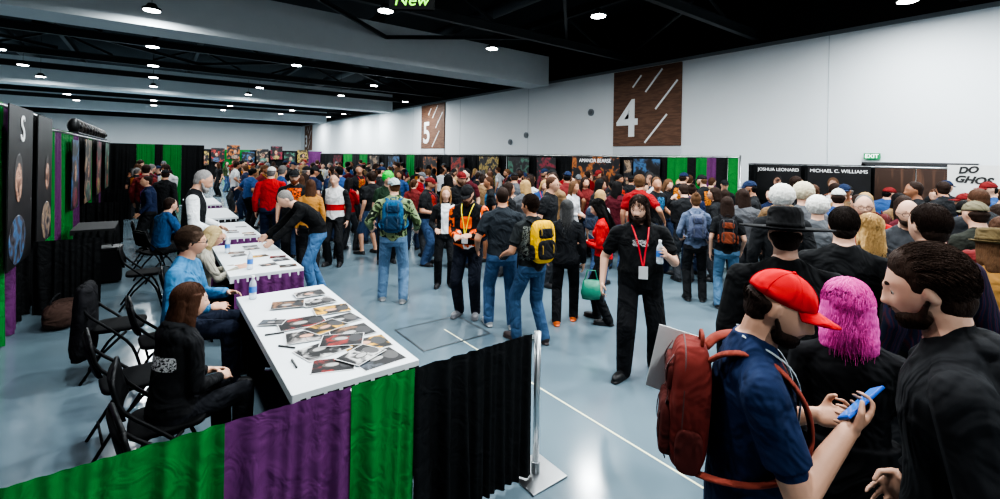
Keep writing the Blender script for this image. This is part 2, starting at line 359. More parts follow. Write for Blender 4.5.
def strands(style,seed):
    r0=random.Random(seed*7+1); vs=[];fs=[]
    long_=style in('long','longcurly','wavy','bob'); q={'bob':.3,'wavy':.4}.get(style,1)
    curl={'longcurly':.010,'wavy':.004,'fluffy':.003,'swept':.003}.get(style,.001)
    n={'long':1000,'longcurly':1100,'wavy':2200,'bob':800,'short':1300,'fluffy':2800,'swept':2600,'undercap':400,'beard':600,'shortbeard':800}.get(style,0)
    c0=V((0,-.023,.032)); rad=V((.085,.101,.102)); bd=style in('beard','shortbeard')
    if style=='fluffy': rad=V((.091,.107,.109))
    if style=='swept': rad=V((.088,.104,.107))
    if style=='wavy': rad=V((.1,.115,.113))
    if style=='beard': c0=V((0,.052,-.092)); rad=V((.053,.048,.035))
    if style=='shortbeard': c0=V((0,.03,-.078)); rad=V((.063,.063,.042))
    for i in range(n):
        for _ in range(50):
            a=r0.uniform(0,6.283); z=r0.uniform(-.75,1); rr=math.sqrt(1-z*z); d=V((rr*math.cos(a),rr*math.sin(a),z))
            if bd:
                if d.y<-.1 or d.z>(.35 if style=='beard' else .0): continue
            else:
                if d.y>.35 and d.z<.6: continue
                if d.z<.0 and d.y>-.05 and not long_: continue
                if d.z<-.1 and d.y>.1: continue
                if style=='undercap' and (d.z>-.15 or d.y>-.2): continue
            break
        p=V((c0.x+d.x*rad.x,c0.y+d.y*rad.y,c0.z+d.z*rad.z))
        rv=V((r0.uniform(-1,1),r0.uniform(-1,1),r0.uniform(-1,1)))
        if style=='fluffy': t=V((d.x*.5,-.5,.1 if d.z>.3 else -.4))+rv*.45; st=6; ds=r0.uniform(.005,.009)
        elif style=='swept': t=V((d.x*.25+.25,-.9,.2 if d.z>.3 else -.5))+rv*.16; st=8; ds=r0.uniform(.007,.010)
        elif style in('short','undercap'): t=V((d.x*.3,.3 if d.z>.5 else -.1,-.7))+rv*.35; st=5; ds=.006
        elif bd: t=V((d.x*.2,.15,-.9))+rv*.4; st=5 if style=='beard' else 3; ds=.006 if style=='beard' else .004
        else: t=V((d.x*.8,-.15+d.y*.3,-.7))+rv*.25; st=int(9+9*q+r0.uniform(-2,2)); ds=.02 if style!='wavy' else .0145
        ph=r0.uniform(0,6.28) if style!='wavy' else a*3; P=[]; lift=r0.uniform(.0,.03 if not long_ else .06); w0=r0.uniform(.001,.002) if not long_ else r0.uniform(.0014,.003)
        for k in range(st+1):
            o=V((math.sin(ph+k*.9),math.cos(ph+k*.9),0))*curl*min(1,k/3)
            P.append(p+o)
            if not bd and long_ and p.z<.0:
                p=p+V((0,-.0015,-ds))+rv*.0015
                if p.y>.02: p.y-=.006
                if abs(p.x)>.11: p.x*=.99
            else:
                nn=V(((p.x-c0.x)/rad.x,(p.y-c0.y)/rad.y,(p.z-c0.z)/rad.z)); nn.normalize()
                gn=V((nn.x/rad.x,nn.y/rad.y,nn.z/rad.z)).normalized(); t=(t-gn*t.dot(gn)); t.normalize()
                p=p+t*ds; nn=V(((p.x-c0.x)/rad.x,(p.y-c0.y)/rad.y,(p.z-c0.z)/rad.z)).normalized()
                f=1.01+lift*(.4+k/st)+(.02*k/st if style=='fluffy' else 0)
                p=V((c0.x+nn.x*rad.x*f,c0.y+nn.y*rad.y*f,c0.z+nn.z*rad.z*f)); t=t+V((0,0,-.12))
        o=len(vs)
        for k,pp in enumerate(P):
            dd=(P[min(k+1,len(P)-1)]-P[max(k-1,0)]); x,y,_=frame(dd if dd.length>1e-6 else V((0,0,1))); ww=w0*(1-.75*k/len(P))
            for j in range(3): vs.append(pp+x*ww*math.cos(j*2.094)+y*ww*math.sin(j*2.094))
        for k in range(len(P)-1):
            for j in range(3): fs.append((o+k*3+j,o+k*3+(j+1)%3,o+k*3+3+(j+1)%3,o+k*3+3+j))
    return vs,fs
def hair_geo(style,seed=0,vox=.009):
    k=(style,seed,vox)
    if k in HCACHE: return HCACHE[k]
    mb=MB(); amp=.003; fr=50
    def base(e=0):
        mb.sph((0,-.023,.032),(.083+e,.099+e,.100+e),n=(20,14)); mb.sph((0,-.048,-.02),(.069+e,.061+e,.078),n=(16,12))
    if style=='short': base()
    elif style=='undercap': mb.sph((0,-.034,-.004),(.0815,.084,.048),n=(20,12)); mb.sph((0,-.05,-.03),(.068,.056,.06),n=(16,12)); amp=.002
    elif style=='buzz': mb.sph((0,-.022,.028),(.0805,.0975,.098),n=(20,14)); mb.sph((0,-.045,-.02),(.066,.058,.07)); amp=.001
    elif style=='fluffy':
        base(.008); amp=.007; fr=30
    elif style=='swept': base(.004); mb.sph((0,.0,.075),(.07,.075,.06)); amp=.004; fr=22
    elif style=='balding': mb.sph((0,-.04,-.0),(.083,.075,.06)); amp=.002
    elif style in('long','longcurly','bob','wavy'):
        e_=.014 if style=='wavy' else .004
        base(e_); q={'bob':.3,'wavy':.35}.get(style,1); f_=1.24 if style=='wavy' else 1
        mb.ell([((0,-.05,.03),(1,0,0),(0,1,0),.086*f_,.07*f_),((0,-.062,-.06),(1,0,0),(0,1,0),.09*f_,.058*f_),((0,-.075,-.12-.04*q),(1,0,0),(0,1,0),.095*f_,.05*f_),((0,-.082,-.14-.12*q),(1,0,0),(0,1,0),.094*f_,.04*f_),((0,-.08,-.15-.19*q),(1,0,0),(0,1,0),.075*f_,.02)],20)
        for x in(-1,1): mb.ell([((x*.07,-.0,.06),(1,0,0),(0,1,0),.02,.045),((x*.081*f_,-.008,-.04),(1,0,0),(0,1,0),.02,.04),((x*.084*f_,-.018,-.11),(1,0,0),(0,1,0),.022,.04),((x*.076,-.01,-.13-.1*q),(1,0,0),(0,1,0),.014,.028)],12)
        amp=.005 if style=='longcurly' else .003; fr=28
    elif style=='pony':
        base(); mb.path([(0,-.11,.05),(0,-.15,.04),(0,-.165,-.03),(0,-.15,-.12),(0,-.14,-.2)],[.02,.03,.034,.028,.01],10)
    elif style=='bun': base(); mb.sph((0,-.09,.1),.04)
    elif style=='puff': mb.sph((0,-.03,.045),(.115,.125,.115),n=(20,14)); amp=.01; fr=60
    elif style=='beard':
        mb.sph((0,.054,-.094),(.053,.052,.036)); mb.ell([((0,.07,-.1),(1,0,0),(0,1,0),.04,.036),((0,.08,-.145),(1,0,0),(0,1,0),.022,.018)],12)
        for x in(-1,1): mb.rc((x*.072,.0,-.03),(x*.052,.04,-.085),.012,.02,8)
        mb.rc((-.024,.1,-.049),(.024,.1,-.049),.0065,.0065,8); amp=.003; fr=70
    elif style=='shortbeard':
        mb.sph((0,.03,-.080),(.061,.061,.039),n=(24,16)); mb.sph((0,.066,-.1),(.03,.026,.02))
        for x in(-1,1): mb.rc((x*.0735,.0,-.025),(x*.056,.033,-.08),.007,.012,8)
        mb.rc((-.02,.099,-.049),(.02,.099,-.049),.005,.005,8); amp=.002; fr=90
    me=remesh(mb,vox,1)
    for v in me.vertices:
        q=noise.noise(v.co*fr+V((seed,seed*2,0)))+.5*noise.noise(v.co*fr*2.2); v.co=v.co+v.normal*(q*amp)
    if vox<.008:
        sv,sf=strands(style,seed)
        if sv:
            vv=[tuple(v.co) for v in me.vertices]; ff=[tuple(p.vertices) for p in me.polygons]; o=len(vv)
            ff+= [tuple(i+o for i in f) for f in sf]; vv+=[tuple(p) for p in sv]
            me=bpy.data.meshes.new('hair'); me.from_pydata(vv,[],ff)
    me.polygons.foreach_set('use_smooth',[True]*len(me.polygons)); me.update()
    HCACHE[k]=me; return me
def cap_geo(back=False):
    k=('cap',back)
    if k in HCACHE: return HCACHE[k]
    mb=MB(); n=32; rings=[]; H_=.094; ex=.97
    for j in range(10):
        a=math.pi/2*j/9.4; rr=math.cos(a)**ex; z=.028+H_*math.sin(a)
        rings.append(((0,-.009,z),(1,0,0),(0,1,0),.0835*max(.03,rr),.1055*max(.03,rr)))
    mb.ell([((0,-.009,.030),(1,0,0),(0,1,0),.079,.099)]+rings,n)
    q=-1 if back else 1
    A=[]
    for j in range(5):
        row=[]
        for i in range(11):
            t=(i-5)/5; ang=t*1.05; r=j/4
            x=.082*math.sin(ang)*(1-.04*r); y=-.009+.103*math.cos(ang)+r*.078*math.cos(t*1.3)
            z=.036-.010*r-.020*t*t*(.2+r*.8)
            row.append((x*q,y*q if q>0 else y*q-.018,z))
        A.append(row)
    vs=[p for r in A for p in r]+[(p[0],p[1],p[2]-.004) for r in A for p in r]; fs=[]
    for j in range(4):
        for i in range(10):
            a=j*11+i; fs.append((a,a+1,a+12,a+11)); fs.append((a+55,a+66,a+67,a+56))
    for i in range(10): fs.append((44+i,45+i,100+i,99+i))
    for j in range(4): fs.append((j*11,j*11+11,j*11+66,j*11+55)); fs.append((j*11+10,j*11+65,j*11+76,j*11+21))
    mb.add(vs,fs,0); mb.sph((0,-.009,.028+H_+.001),.007,n=(8,6))
    for i in range(3):
        an=math.pi*i/3+math.pi/2
        mb.path([(.0842*max(0,math.cos(t))**ex*math.cos(an)*sg,-.009+.1063*max(0,math.cos(t))**ex*math.sin(an)*sg,.0285+H_*math.sin(t)) for t,sg in [(math.pi/2*k/8,1) for k in range(9)]+[(math.pi/2*(8-k)/8,-1) for k in range(1,9)]],.0010,4)
    me=bpy.data.meshes.new('cap'); me.from_pydata(mb.v,[],mb.f); me.polygons.foreach_set('use_smooth',[True]*len(me.polygons)); me.update()
    HCACHE[k]=me; return me
def hat_geo(br=.155,hh=.12,tip=0):
    k=('hat',br,hh)
    if k in HCACHE: return HCACHE[k]
    mb=MB(); e=lambda z,a,b,y=0:((0,-.012+y,z),(1,0,0),(0,1,0),a,b)
    mb.ell([e(.03,.086,.108),e(.045,br,br+.02),e(.052,br,br+.02),e(.045,.1,.12),e(.05,.094,.116),e(.05+hh*.75,.088,.108),e(.05+hh*.95,.075,.095),e(.05+hh,.05,.07),e(.05+hh-.015,.02,.045)],32)
    mb.ell([e(.053,.0955,.1175),e(.078,.0935,.1155)],32)
    me=bpy.data.meshes.new('hat'); me.from_pydata(mb.v,[],mb.f); me.polygons.foreach_set('use_smooth',[True]*len(me.polygons)); me.update()
    HCACHE[k]=me; return me
def glasses_geo():
    if 'gl' in HCACHE: return HCACHE['gl']
    mb=MB()
    for x in(-.033,.033): mb.path([(x+.025*math.cos(a),.104,.0+.018*math.sin(a)) for a in [i*math.pi/8 for i in range(17)]],.0024,6)
    mb.path([(-.008,.104,.004),(0,.107,.007),(.008,.104,.004)],.002,6)
    for x in(-1,1): mb.path([(x*.058,.103,.004),(x*.08,.06,.006),(x*.088,-.005,.006),(x*.086,-.03,-.012)],.0026,6)
    me=bpy.data.meshes.new('glasses'); me.from_pydata(mb.v,[],mb.f); me.update(); HCACHE['gl']=me; return me
def eye_geo():
    if 'eye' in HCACHE: return HCACHE['eye']
    mb=MB(); mb.sph((0,0,0),.0118,n=(16,12)); mb.tube((0,.0088,0),(0,.0121,0),.0066,.0052,14,1); mb.tube((0,.0118,0),(0,.0125,0),.0028,.0024,10,2)
    me=bpy.data.meshes.new('eye'); me.from_pydata(mb.v,[],mb.f)
    for m in(mat('eye_white',(.4,.37,.34),.25),mat('iris',(.05,.03,.018),.2),mat('pupil',(.005,.005,.005),.1)): me.materials.append(m)
    me.polygons.foreach_set('material_index',mb.m); me.update(); HCACHE['eye']=me; return me
WH=(.75,.76,.77); BK=(.012,.013,.015); NV=c(28,42,70); JN=c(62,84,116); JD=c(35,48,72); GY=c(95,98,102)
SK=[c(214,170,146),c(205,158,132),c(190,140,112),c(160,112,85),c(110,72,52),c(222,182,160)]
HR={'dark':c(44,31,25),'black':c(18,16,16),'brown':c(72,48,34),'blond':c(165,135,92),'grey':c(105,102,100),'white':c(215,213,208),'red':c(100,48,30),'pink':c(228,84,168),'ltbrown':c(92,66,46)}
def make_person(S,M,geo=None,nochild=False):
    me,info=geo if geo else person_geo(S)
    g=S.get; s=S['h']/1.75; hc=g('hc',HR['dark']); sk=g('skin',SK[0])
    sole=WH if g('wsole') else tuple(x*.5 for x in g('shoe',BK))
    mats=[skinm(sk),g('shirtm') or cloth(g('shirt',BK)),g('pantsm') or cloth(g('pants',JD)),mat('shoe_leather',g('shoe',(.02,.02,.022)),.5),hairm(hc),mat('eye_dark',(.02,.015,.012),.2),mat('lips',tuple(x*y for x,y in zip(sk,(.75,.5,.48))),.4),g('extra') or cloth(g('shirt',BK)),g('extra2') or cloth(g('shirt',BK)),mat('rubber_sole',sole,.6),mat('stubble',tuple(x*.35+y*.45 for x,y in zip(sk,hc)),.8,0,(300,.5,.003),.25,scale=150)]
    if len(me.materials)==0:
        for m in mats: me.materials.append(m)
    o=bpy.data.objects.new('person',me); COL.objects.link(o); o.matrix_basis=M
    for i,m in enumerate(mats):
        o.material_slots[i].link='OBJECT'; o.material_slots[i].material=m
    tag(o,S['label'],'person',g('group'))
    HM=Matrix.Translation(info['HC']*s)@info['Hm'].to_4x4()@Matrix.Scale(s,4)
    def ch(name,me2,m,mm=HM,label=None):
        if len(me2.materials)==0: me2.materials.append(m)
        q=bpy.data.objects.new(name,me2); COL.objects.link(q); q.parent=o; q.matrix_basis=mm
        if m: q.material_slots[0].link='OBJECT'; q.material_slots[0].material=m
        if label:q['label']=label
        return q
    hv=.006 if S['vox0'] <.0085 else .010
    hst=g('hair')
    if (g('cap') or g('hat')) and hst in('short','fluffy','buzz','swept'): hst='undercap'
    if hst: ch('hair',hair_geo(hst,g('seed',0),hv),hairm(hc))
    if g('bigbeard'): ch('beard',hair_geo('shortbeard' if g('bigbeard')=='short' else 'beard',0,hv),hairm(g('bc',hc)))
    if g('cap'): ch('cap',cap_geo(g('capback',False)),cloth(g('cap')))
    if g('hat'): ch('hat',hat_geo(*g('hatd',(.155,.12))),cloth(g('hat')))
    if g('glasses'): ch('glasses',glasses_geo(),mat('glasses_frame',(.015,.015,.015),.3))
    if g('eyes'):
        for q in(-1,1): ch('eye',eye_geo(),None,HM@Matrix.Translation((q*.031,.0700,-.001)))
    if g('lany'):
        lk=('lany',id(me)); f0=.134+g('belly',0)*.6
        if lk not in HCACHE:
            mb=MB(); sp=info['sp']; P=lambda t,x,f:sp(t,x,f)*s
            for q in(-1,1): mb.path(cr([P(.575,q*.055,-.05),P(.55,q*.078,.02),P(.50,q*.07,.095),P(.42,q*.05,f0),P(.3,q*.025,f0+.008),P(.17,q*.004,f0+.012+g('belly',0)*.6)],3),.0075,6,fl=.35)
            m1=bpy.data.meshes.new('lanyard'); m1.from_pydata(mb.v,[],mb.f)
            p=P(.11,0,f0+.016+g('belly',0)*.7); mb=MB().box(p,(.085,.004,.12)); m2=bpy.data.meshes.new('badge'); m2.from_pydata(mb.v,[],mb.f); HCACHE[lk]=(m1,m2)
        I4=Matrix.Identity(4); ch('lanyard',HCACHE[lk][0],mat('lanyard_strap',g('lany'),.6),I4); ch('badge',HCACHE[lk][1],mat('badge_card',(.6,.6,.6),.5),I4)
    return o,info
def PM(xy,heading): return T(xy[0],xy[1])@RZ(-heading)
HER=[]
def hero(label,s,d,rel,h,xy=None,heading=None,**k):
    xy=xy or spot(s,d); hd=heading if heading is not None else YAW+rel+math.degrees(math.atan(s))
    k.update(label=label,h=h); k.setdefault('vox',.008 if d<3.2 else .0105); k['vox0']=k['vox']
    M=PM(xy,hd); o,i=make_person(k,M); HER.append(xy); i['M']=M; i['o']=o; return i
def backpack(i,col,col2,label,strap=None,dy=0,group=None,small=1):
    s=i['s']; sp=i['sp']; C0=sp(.29)*s; Rm=i['rm'](.3).to_4x4(); M=i['M']@Matrix.Translation(C0)@Rm@Matrix.Scale(s,4)
    e=empty('backpack',M,label,'backpack',group)
    q=small
    MB().sph((0,-.200,.0),(.15*q,.07,.235*q),e=.55,n=(32,24)).obj('bag_body',cloth(col),e,True)
    MB().sph((0,-.268,-.085),(.115*q,.03,.105*q),e=.5,n=(24,16)).obj('front_pocket',cloth(col2),e,True)
    MB().sph((0,-.262,.10),(.10*q,.022,.055*q),e=.5,n=(24,14)).obj('upper_pocket',cloth(col2),e,True)
    for x in(-1,1): MB().sph((x*.15*q,-.2,-.11),(.018,.045,.08*q),e=.6,n=(16,12)).obj('side_pocket',cloth(col2),e,True)
    tr=mat('dark_trim',tuple(x*.35+.02 for x in col),.7)
    MB().path(cr([(-.13*q,-.22,-.19*q),(-.145*q,-.225,-.05),(-.14*q,-.225,.13*q),(-.1*q,-.225,.215*q),(0,-.225,.232*q),(.1*q,-.225,.215*q),(.14*q,-.225,.13*q),(.145*q,-.225,-.05),(.13*q,-.22,-.19*q)],4),.0035,6).obj('zipper',tr,e,True)
    for x in(-1,1): MB().path(cr([(x*.075*q,-.262,.18),(x*.075*q,-.286,.12),(x*.075*q,-.272,.03),(x*.075*q,-.298,-.04),(x*.075*q,-.298,-.12),(x*.075*q,-.268,-.19)],3),.008,6,fl=.25).obj('compression_strap',tr,e,True)
    MB().path(cr([(-.035,-.17,.215),(-.03,-.17,.25),(.03,-.17,.25),(.035,-.17,.215)],4),.007,6).obj('grab_handle',cloth(strap or col),e,True)
    for x in(-1,1):
        MB().path(cr([(x*.065,-.15,.18),(x*.085,-.105,.222),(x*.1,-.03,.24),(x*.112,.05,.216),(x*.12,.125,.13),(x*.13,.148,.02),(x*.168,.10,-.08),(x*.188,0,-.13),(x*.168,-.1,-.16),(x*.13,-.16,-.18)],4),.027,10,fl=.32).obj('shoulder_strap',cloth(strap or col),e,True)
    return e
# ================================================================= ROOM
XW=14.0; YF=58; XL=-16; YB=-5
WT=5.5; ZC=7.6
def struct(mb,name,m,**k): return mb.obj(name,m,kind='structure',**k)
fm=bpy.data.materials.new('polished_concrete_floor'); nt,b=nodes(fm)
tc=nt.nodes.new('ShaderNodeTexCoord'); n1=nt.nodes.new('ShaderNodeTexNoise'); n1.inputs['Scale'].default_value=.35; n1.inputs['Detail'].default_value=3
n2=nt.nodes.new('ShaderNodeTexNoise'); n2.inputs['Scale'].default_value=4; n2.inputs['Detail'].default_value=6
nt.links.new(tc.outputs['Object'],n1.inputs['Vector']); nt.links.new(tc.outputs['Object'],n2.inputs['Vector'])
r=nt.nodes.new('ShaderNodeValToRGB'); r.color_ramp.elements[0].color=(*c(92,108,117),1); r.color_ramp.elements[1].color=(*c(107,124,133),1); r.color_ramp.elements[0].position=.3; r.color_ramp.elements[1].position=.7
nt.links.new(n1.outputs['Fac'],r.inputs[0]); nt.links.new(r.outputs[0],b.inputs['Base Color'])
mr=nt.nodes.new('ShaderNodeMapRange'); mr.inputs[3].default_value=.12; mr.inputs[4].default_value=.2; nt.links.new(n2.outputs['Fac'],mr.inputs[0]); nt.links.new(mr.outputs[0],b.inputs['Roughness'])
struct(MB().box(((XW+XL)/2,(YF+YB)/2,-.05),(XW-XL,YF-YB,.1)),'floor',fm)
wm=mat('painted_wall',c(222,227,230),.7,var=.03,scale=.6); bm_=mat('black_upper_wall',c(14,16,18),.8,var=.3)
struct(MB().box((XW+.1,(YF+YB)/2,WT/2),(.2,YF-YB,WT)),'wall_right',wm)
struct(MB().box((XW+.1,(YF+YB)/2,(WT+ZC)/2),(.2,YF-YB,ZC-WT)),'wall_right_upper',bm_)
struct(MB().box(((XW+XL)/2,YF+.1,WT/2),(XW-XL,.2,WT)),'wall_back',wm)
struct(MB().box(((XW+XL)/2,YF+.1,(WT+ZC)/2),(XW-XL,.2,ZC-WT)),'wall_back_upper',bm_)
struct(MB().box((XL-.1,(YF+YB)/2,ZC/2),(.2,YF-YB,ZC)),'wall_left',wm)
struct(MB().box(((XW+XL)/2,YB-.1,ZC/2),(XW-XL,.2,ZC)),'wall_front',wm)
struct(MB().box(((XW+XL)/2,(YF+YB)/2,ZC+.05),(XW-XL,YF-YB,.1)),'ceiling',ramp_mat('metal_deck_ceiling',[c(34,39,42),c(56,62,66),c(26,30,33),c(50,56,60)],4,1,.8,'wave',stretch=(1,.02,1)))
struct(MB().box((XW-.01,(YF+YB)/2,.08),(.02,YF-YB,.16)),'baseboard_right',mat('dark_base',(.03,.03,.03),.6))
k=0
for y in range(-2,58,6):
    k+=1; struct(MB().box((XW-.004,y+.3,WT/2),(.008,.02,WT)),'trim_%d'%k,mat('wall_joint',c(190,196,200),.8))
k+=1; struct(MB().box((XW-.02,(YF+YB)/2,WT),(.06,YF-YB,.1)),'trim_%d'%k,mat('wall_cap',c(120,126,130),.6))
k+=1; struct(MB().box((2.84,.3,.001),(.016,9.0,.003)),'trim_%d'%k,mat('floor_line',c(225,228,195),.5))
for y in(1.0,8.6,14.0):
    k+=1; struct(MB().box((4,y,.0006),(20,.008,.002)),'trim_%d'%k,mat('floor_joint',c(80,94,102),.5))
fh=MB().box((2.78,4.75,.001),(.86,.72,.002)).obj('floor_hatch',mat('hatch_steel',c(98,112,120),.25,.1,None,.08),label='square flush floor access cover with dark metal rim',cat='floor hatch')
hb=MB(); o_=[(-.45,-.38),(.45,-.38),(.45,.38),(-.45,.38)]; i_=[(-.425,-.355),(.425,-.355),(.425,.355),(-.425,.355)]
hb.add([(2.78+x,4.75+y,.004) for x,y in o_+i_],[(j,(j+1)%4,4+(j+1)%4,4+j) for j in range(4)]).obj('hatch_rim',mat('hatch_edge',c(56,62,66),.5),parent=fh)
wb=mat('white_bulkhead',c(195,202,205),.7,var=.05)
for i,y in enumerate((14.9,31.0,46.5)):
    MB().box(((XW+XL)/2-.3,y,5.85),(XW-XL-.6,1.2,1.25)).obj('ceiling_bulkhead',wb,label='deep white ceiling bulkhead beam spanning the hall',cat='beam',group='white bulkhead beams')
blk=mat('black_steel',c(40,45,48),.5,.2,None,.2)
def ibeam(p0,p1,h,wd,label,group):
    p0=V(p0);p1=V(p1); d=p1-p0; L=d.length
    mb=MB(); mb.box((0,0,h/2),(L,wd,.02)); mb.box((0,0,-h/2),(L,wd,.02)); mb.box((0,0,0),(L,.02,h))
    mb.obj('steel_joist',blk,M=T(*((p0+p1)/2))@Matrix.Rotation(math.atan2(d.y,d.x),4,'Z')@Matrix.Rotation(-math.asin(d.z/L),4,'Y'),label=label,cat='beam',group=group)
for y in(1.8,6.1,10.4,19.5,24,28,35,39,43,51):
    ibeam((XL+.2,y,5.8),(XW-.1,y,5.8),.24,.15,'black steel roof joist crossing the hall','cross joists')
for x in(-12,-7.5,-3,1.5,6,10.5):
    ibeam((x,YB+.2,6.75),(x,YF-.2,6.75),.24,.14,'black steel purlin running the hall length','long purlins')
for (x0,y0,x1,y1) in((1.5,10.4,6,14.2),(6,14.2,10.5,10.4),(6,6.1,10.5,10.4),(-3,19.5,1.5,24),(1.5,24,6,19.5),(6,19.5,10.5,24),(10.5,6.1,13.8,10.4),(1.5,10.4,6,6.1),(-3,6.1,1.5,10.4),(-7.5,19.5,-3,24),(-12,24,-7.5,19.5)):
    ibeam((x0,y0,6.0),(x1,y1,6.0),.09,.08,'thin black diagonal roof brace','roof braces')
for y in(6.1,10.4,19.5,24):
    for x in(-7.5,-3,1.5,6,10.5):
        ibeam((x-1.6,y,5.96),(x-.1,y,6.6),.06,.05,'short black knee brace under the roof','knee braces'); ibeam((x+1.6,y,5.96),(x+.1,y,6.6),.06,.05,'short black knee brace under the roof','knee braces')
dk=mat('grey_duct',c(74,80,84),.45,.4)
MB().path([(-5.2,y,6.95) for y in (-4,10,25,40,57)],.25,16).obj('air_duct',dk,smooth=True,label='round dark grey ventilation duct under the roof',cat='duct')
MB().path([(8.9,y,6.95) for y in (-4,6,30,57)],.22,16).obj('air_duct',dk,smooth=True,label='round dark grey ventilation duct under the roof',cat='duct')
em=mat('led_lens',(1,1,1),.5,emit=26); hs=mat('lamp_housing',c(50,54,56),.5,.3)
ld=bpy.data.lights.new('led','AREA'); ld.shape='DISK'; ld.size=.3; ld.energy=150; ld.color=(.93,.98,1.0)
ld2=bpy.data.lights.new('led','AREA'); ld2.shape='DISK'; ld2.size=.3; ld2.energy=220; ld2.color=(.93,.98,1.0)
LP=[(4.2,10.0,1),(8.2,11.3,1),(8.2,7.1,1),(-.1,13.6,1),(-.1,18.3,1),(8.3,21,1),(4.2,18.3,1),(-4.3,18.3,1),(4.2,3,1),(-.1,4,1),(8.2,2.8,1),(4.2,-1.2,1),(-4.3,7.1,1),(8.2,-1.4,1),(4.2,7.1,1),(12.2,-1.2,1),(12.2,2.4,1),(6.3,.8,1),(1.9,.6,1),(2.1,4.9,1),(10.2,.6,1),(6.3,4.7,1),(0,-2.2,1),  # row starts with seen lamps; the rest are unseen, added to brighten the foreground
 (-8.4,22.3,1),(-4.2,22.3,1),(-.1,22.3,1),(-8.4,29.3,1),(-4.2,29.3,1),(-.1,29.3,1),(4.2,29.3,1),(-12.4,25.8,1),(-12.4,33.3,1)]
for y in(25.8,33.3,37.2,41.2,49):
    for x in(-8.4,-4.2,-.1,4.2,8.3,12.2): LP.append((x,y,2))
for x,y,kk in LP:
    e=empty('ceiling_light',T(x,y,5.45),'round white LED high bay lamp hanging from the roof','ceiling light','hanging LED lamps')  # label shared by the seen lamps and the unseen added ones
    MB().ell([((0,0,0),(1,0,0),(0,1,0),.19,.19),((0,0,.05),(1,0,0),(0,1,0),.19,.19),((0,0,.09),(1,0,0),(0,1,0),.12,.12),((0,0,.16),(1,0,0),(0,1,0),.08,.08)],24).obj('lamp_housing',hs,e)
    MB().tube((0,0,-.012),(0,0,.0),.165,n=24).obj('lamp_lens',em,e)
    MB().tube((0,0,.16),(0,0,2.1),.006,n=6).obj('hanging_cable',blk,e)
    l=bpy.data.objects.new('lamp_glow',ld if kk==1 else ld2); COL.objects.link(l); l.parent=e; l.matrix_basis=T(0,0,-.03)
wood=ramp_mat('brown_wood_panel',[c(88,60,46),c(120,86,66),c(98,68,52)],3,1,.6,'wave',stretch=(.4,.4,3))
whp=mat('white_paint',c(235,238,238),.5)
RT=Matrix.Rotation(math.radians(-90),4,'Z')@Matrix.Rotation(math.radians(90),4,'X')
for y0,y1,num,sz in((8.45,11.25,'4',1.9),(24.0,27.0,'5',1.9),(53.2,56.2,'3',1.9)):
    yc=(y0+y1)/2; z0=2.62; z1=5.42
    e=empty('dock_sign',T(XW-.03,yc,z0),'square brown wood panel with a big white %s and slashes'%num,'wall sign')
    MB().box((0,0,(z1-z0)/2),(.05,y1-y0,z1-z0)).obj('sign_panel',wood,e)
    text(num,sz,whp,T(-.03,.75,.95)@RT,e,'numeral',.01,off=.035)
    for (a,b2,L2) in((-.35,2.3,1.0),(-.85,1.75,1.25),(-.45,.6,1.3),(.35,2.35,.55)):
        MB().box((0,0,0),(.02,L2,.065)).obj('slash_stripe',whp,e,M=T(-.03,a,b2)@Matrix.Rotation(math.radians(-48),4,'X'))
    k+=1; struct(MB().box((XW-.03,yc,1.3),(.05,y1-y0,2.6)),'door_%d'%k,mat('dock_door',c(200,205,209),.6,var=.05))
for y,z in((12.4,4.0),(12.4+4,3.2),(17.6,2.9)):
    e=MB().tube((XW-.06,y,z),(XW,y,z),.14,n=24).obj('wall_speaker',mat('grey_grille',c(120,128,134),.5),label='small round grey speaker grille on the wall',cat='speaker'); MB().tube((XW-.08,y,z),(XW-.05,y,z),.09,n=24).obj('grille',mat('grey_grille2',c(90,96,102),.5),e)
dm=ramp_mat('brown_door_wood',[c(70,45,34),c(96,66,50),c(60,40,30)],2,3,.5,'wave',stretch=(1,3,.3))
for i,y in enumerate((2.08,3.02)):
    k+=1; d_=struct(MB().box((XW-.04,y,1.03),(.06,.92,2.06)),'door_%d'%k,dm,bev=.01)
    MB().tube((XW-.11,y+.35*(1 if i==0 else -1),.95),(XW-.11,y+.35*(1 if i==0 else -1),1.25),.015).obj('door_handle',mat('steel',(.5,.5,.5),.3,1),d_)
k+=1; fmb=MB().box((XW-.04,1.58,1.06),(.1,.08,2.12)).box((XW-.04,3.52,1.06),(.1,.08,2.12)).box((XW-.04,2.55,2.12),(.1,2.0,.08)); struct(fmb,'trim_%d'%k,mat('door_frame',c(50,50,52),.5))
e=empty('exit_sign',T(XW-.08,3.35,2.3),'illuminated green EXIT sign on the wall above the doors','exit sign')
MB().box((0,0,0),(.06,.32,.15)).obj('sign_box',mat('exit_green',c(20,130,80),.4,emit=.4),e,bev=.005)
text('EXIT',.13,mat('exit_letters',(1,1,1),.4,emit=2),T(-.035,0,0)@RT,e)
e=empty('hanging_sign',T(*spot(-.2,6.2),4.22),'small black hanging sign reading New in green','sign')
MB().box((0,0,0),(.62,.05,.26)).obj('sign_board',mat('sign_black',c(8,9,9),.9,spec=.1),e,M=RZ(-YAW),bev=.01)
text('New',.24,mat('green_letters',c(110,200,20),.6,emit=.25),RZ(-YAW)@T(0,-.03,0)@Matrix.Rotation(math.radians(90),4,'X'),e,shear=.2)
for q in(-.25,.25): MB().tube((q,0,.13),(q,0,1.5),.006,n=6).obj('hanging_cable',blk,e,M=RZ(-YAW))
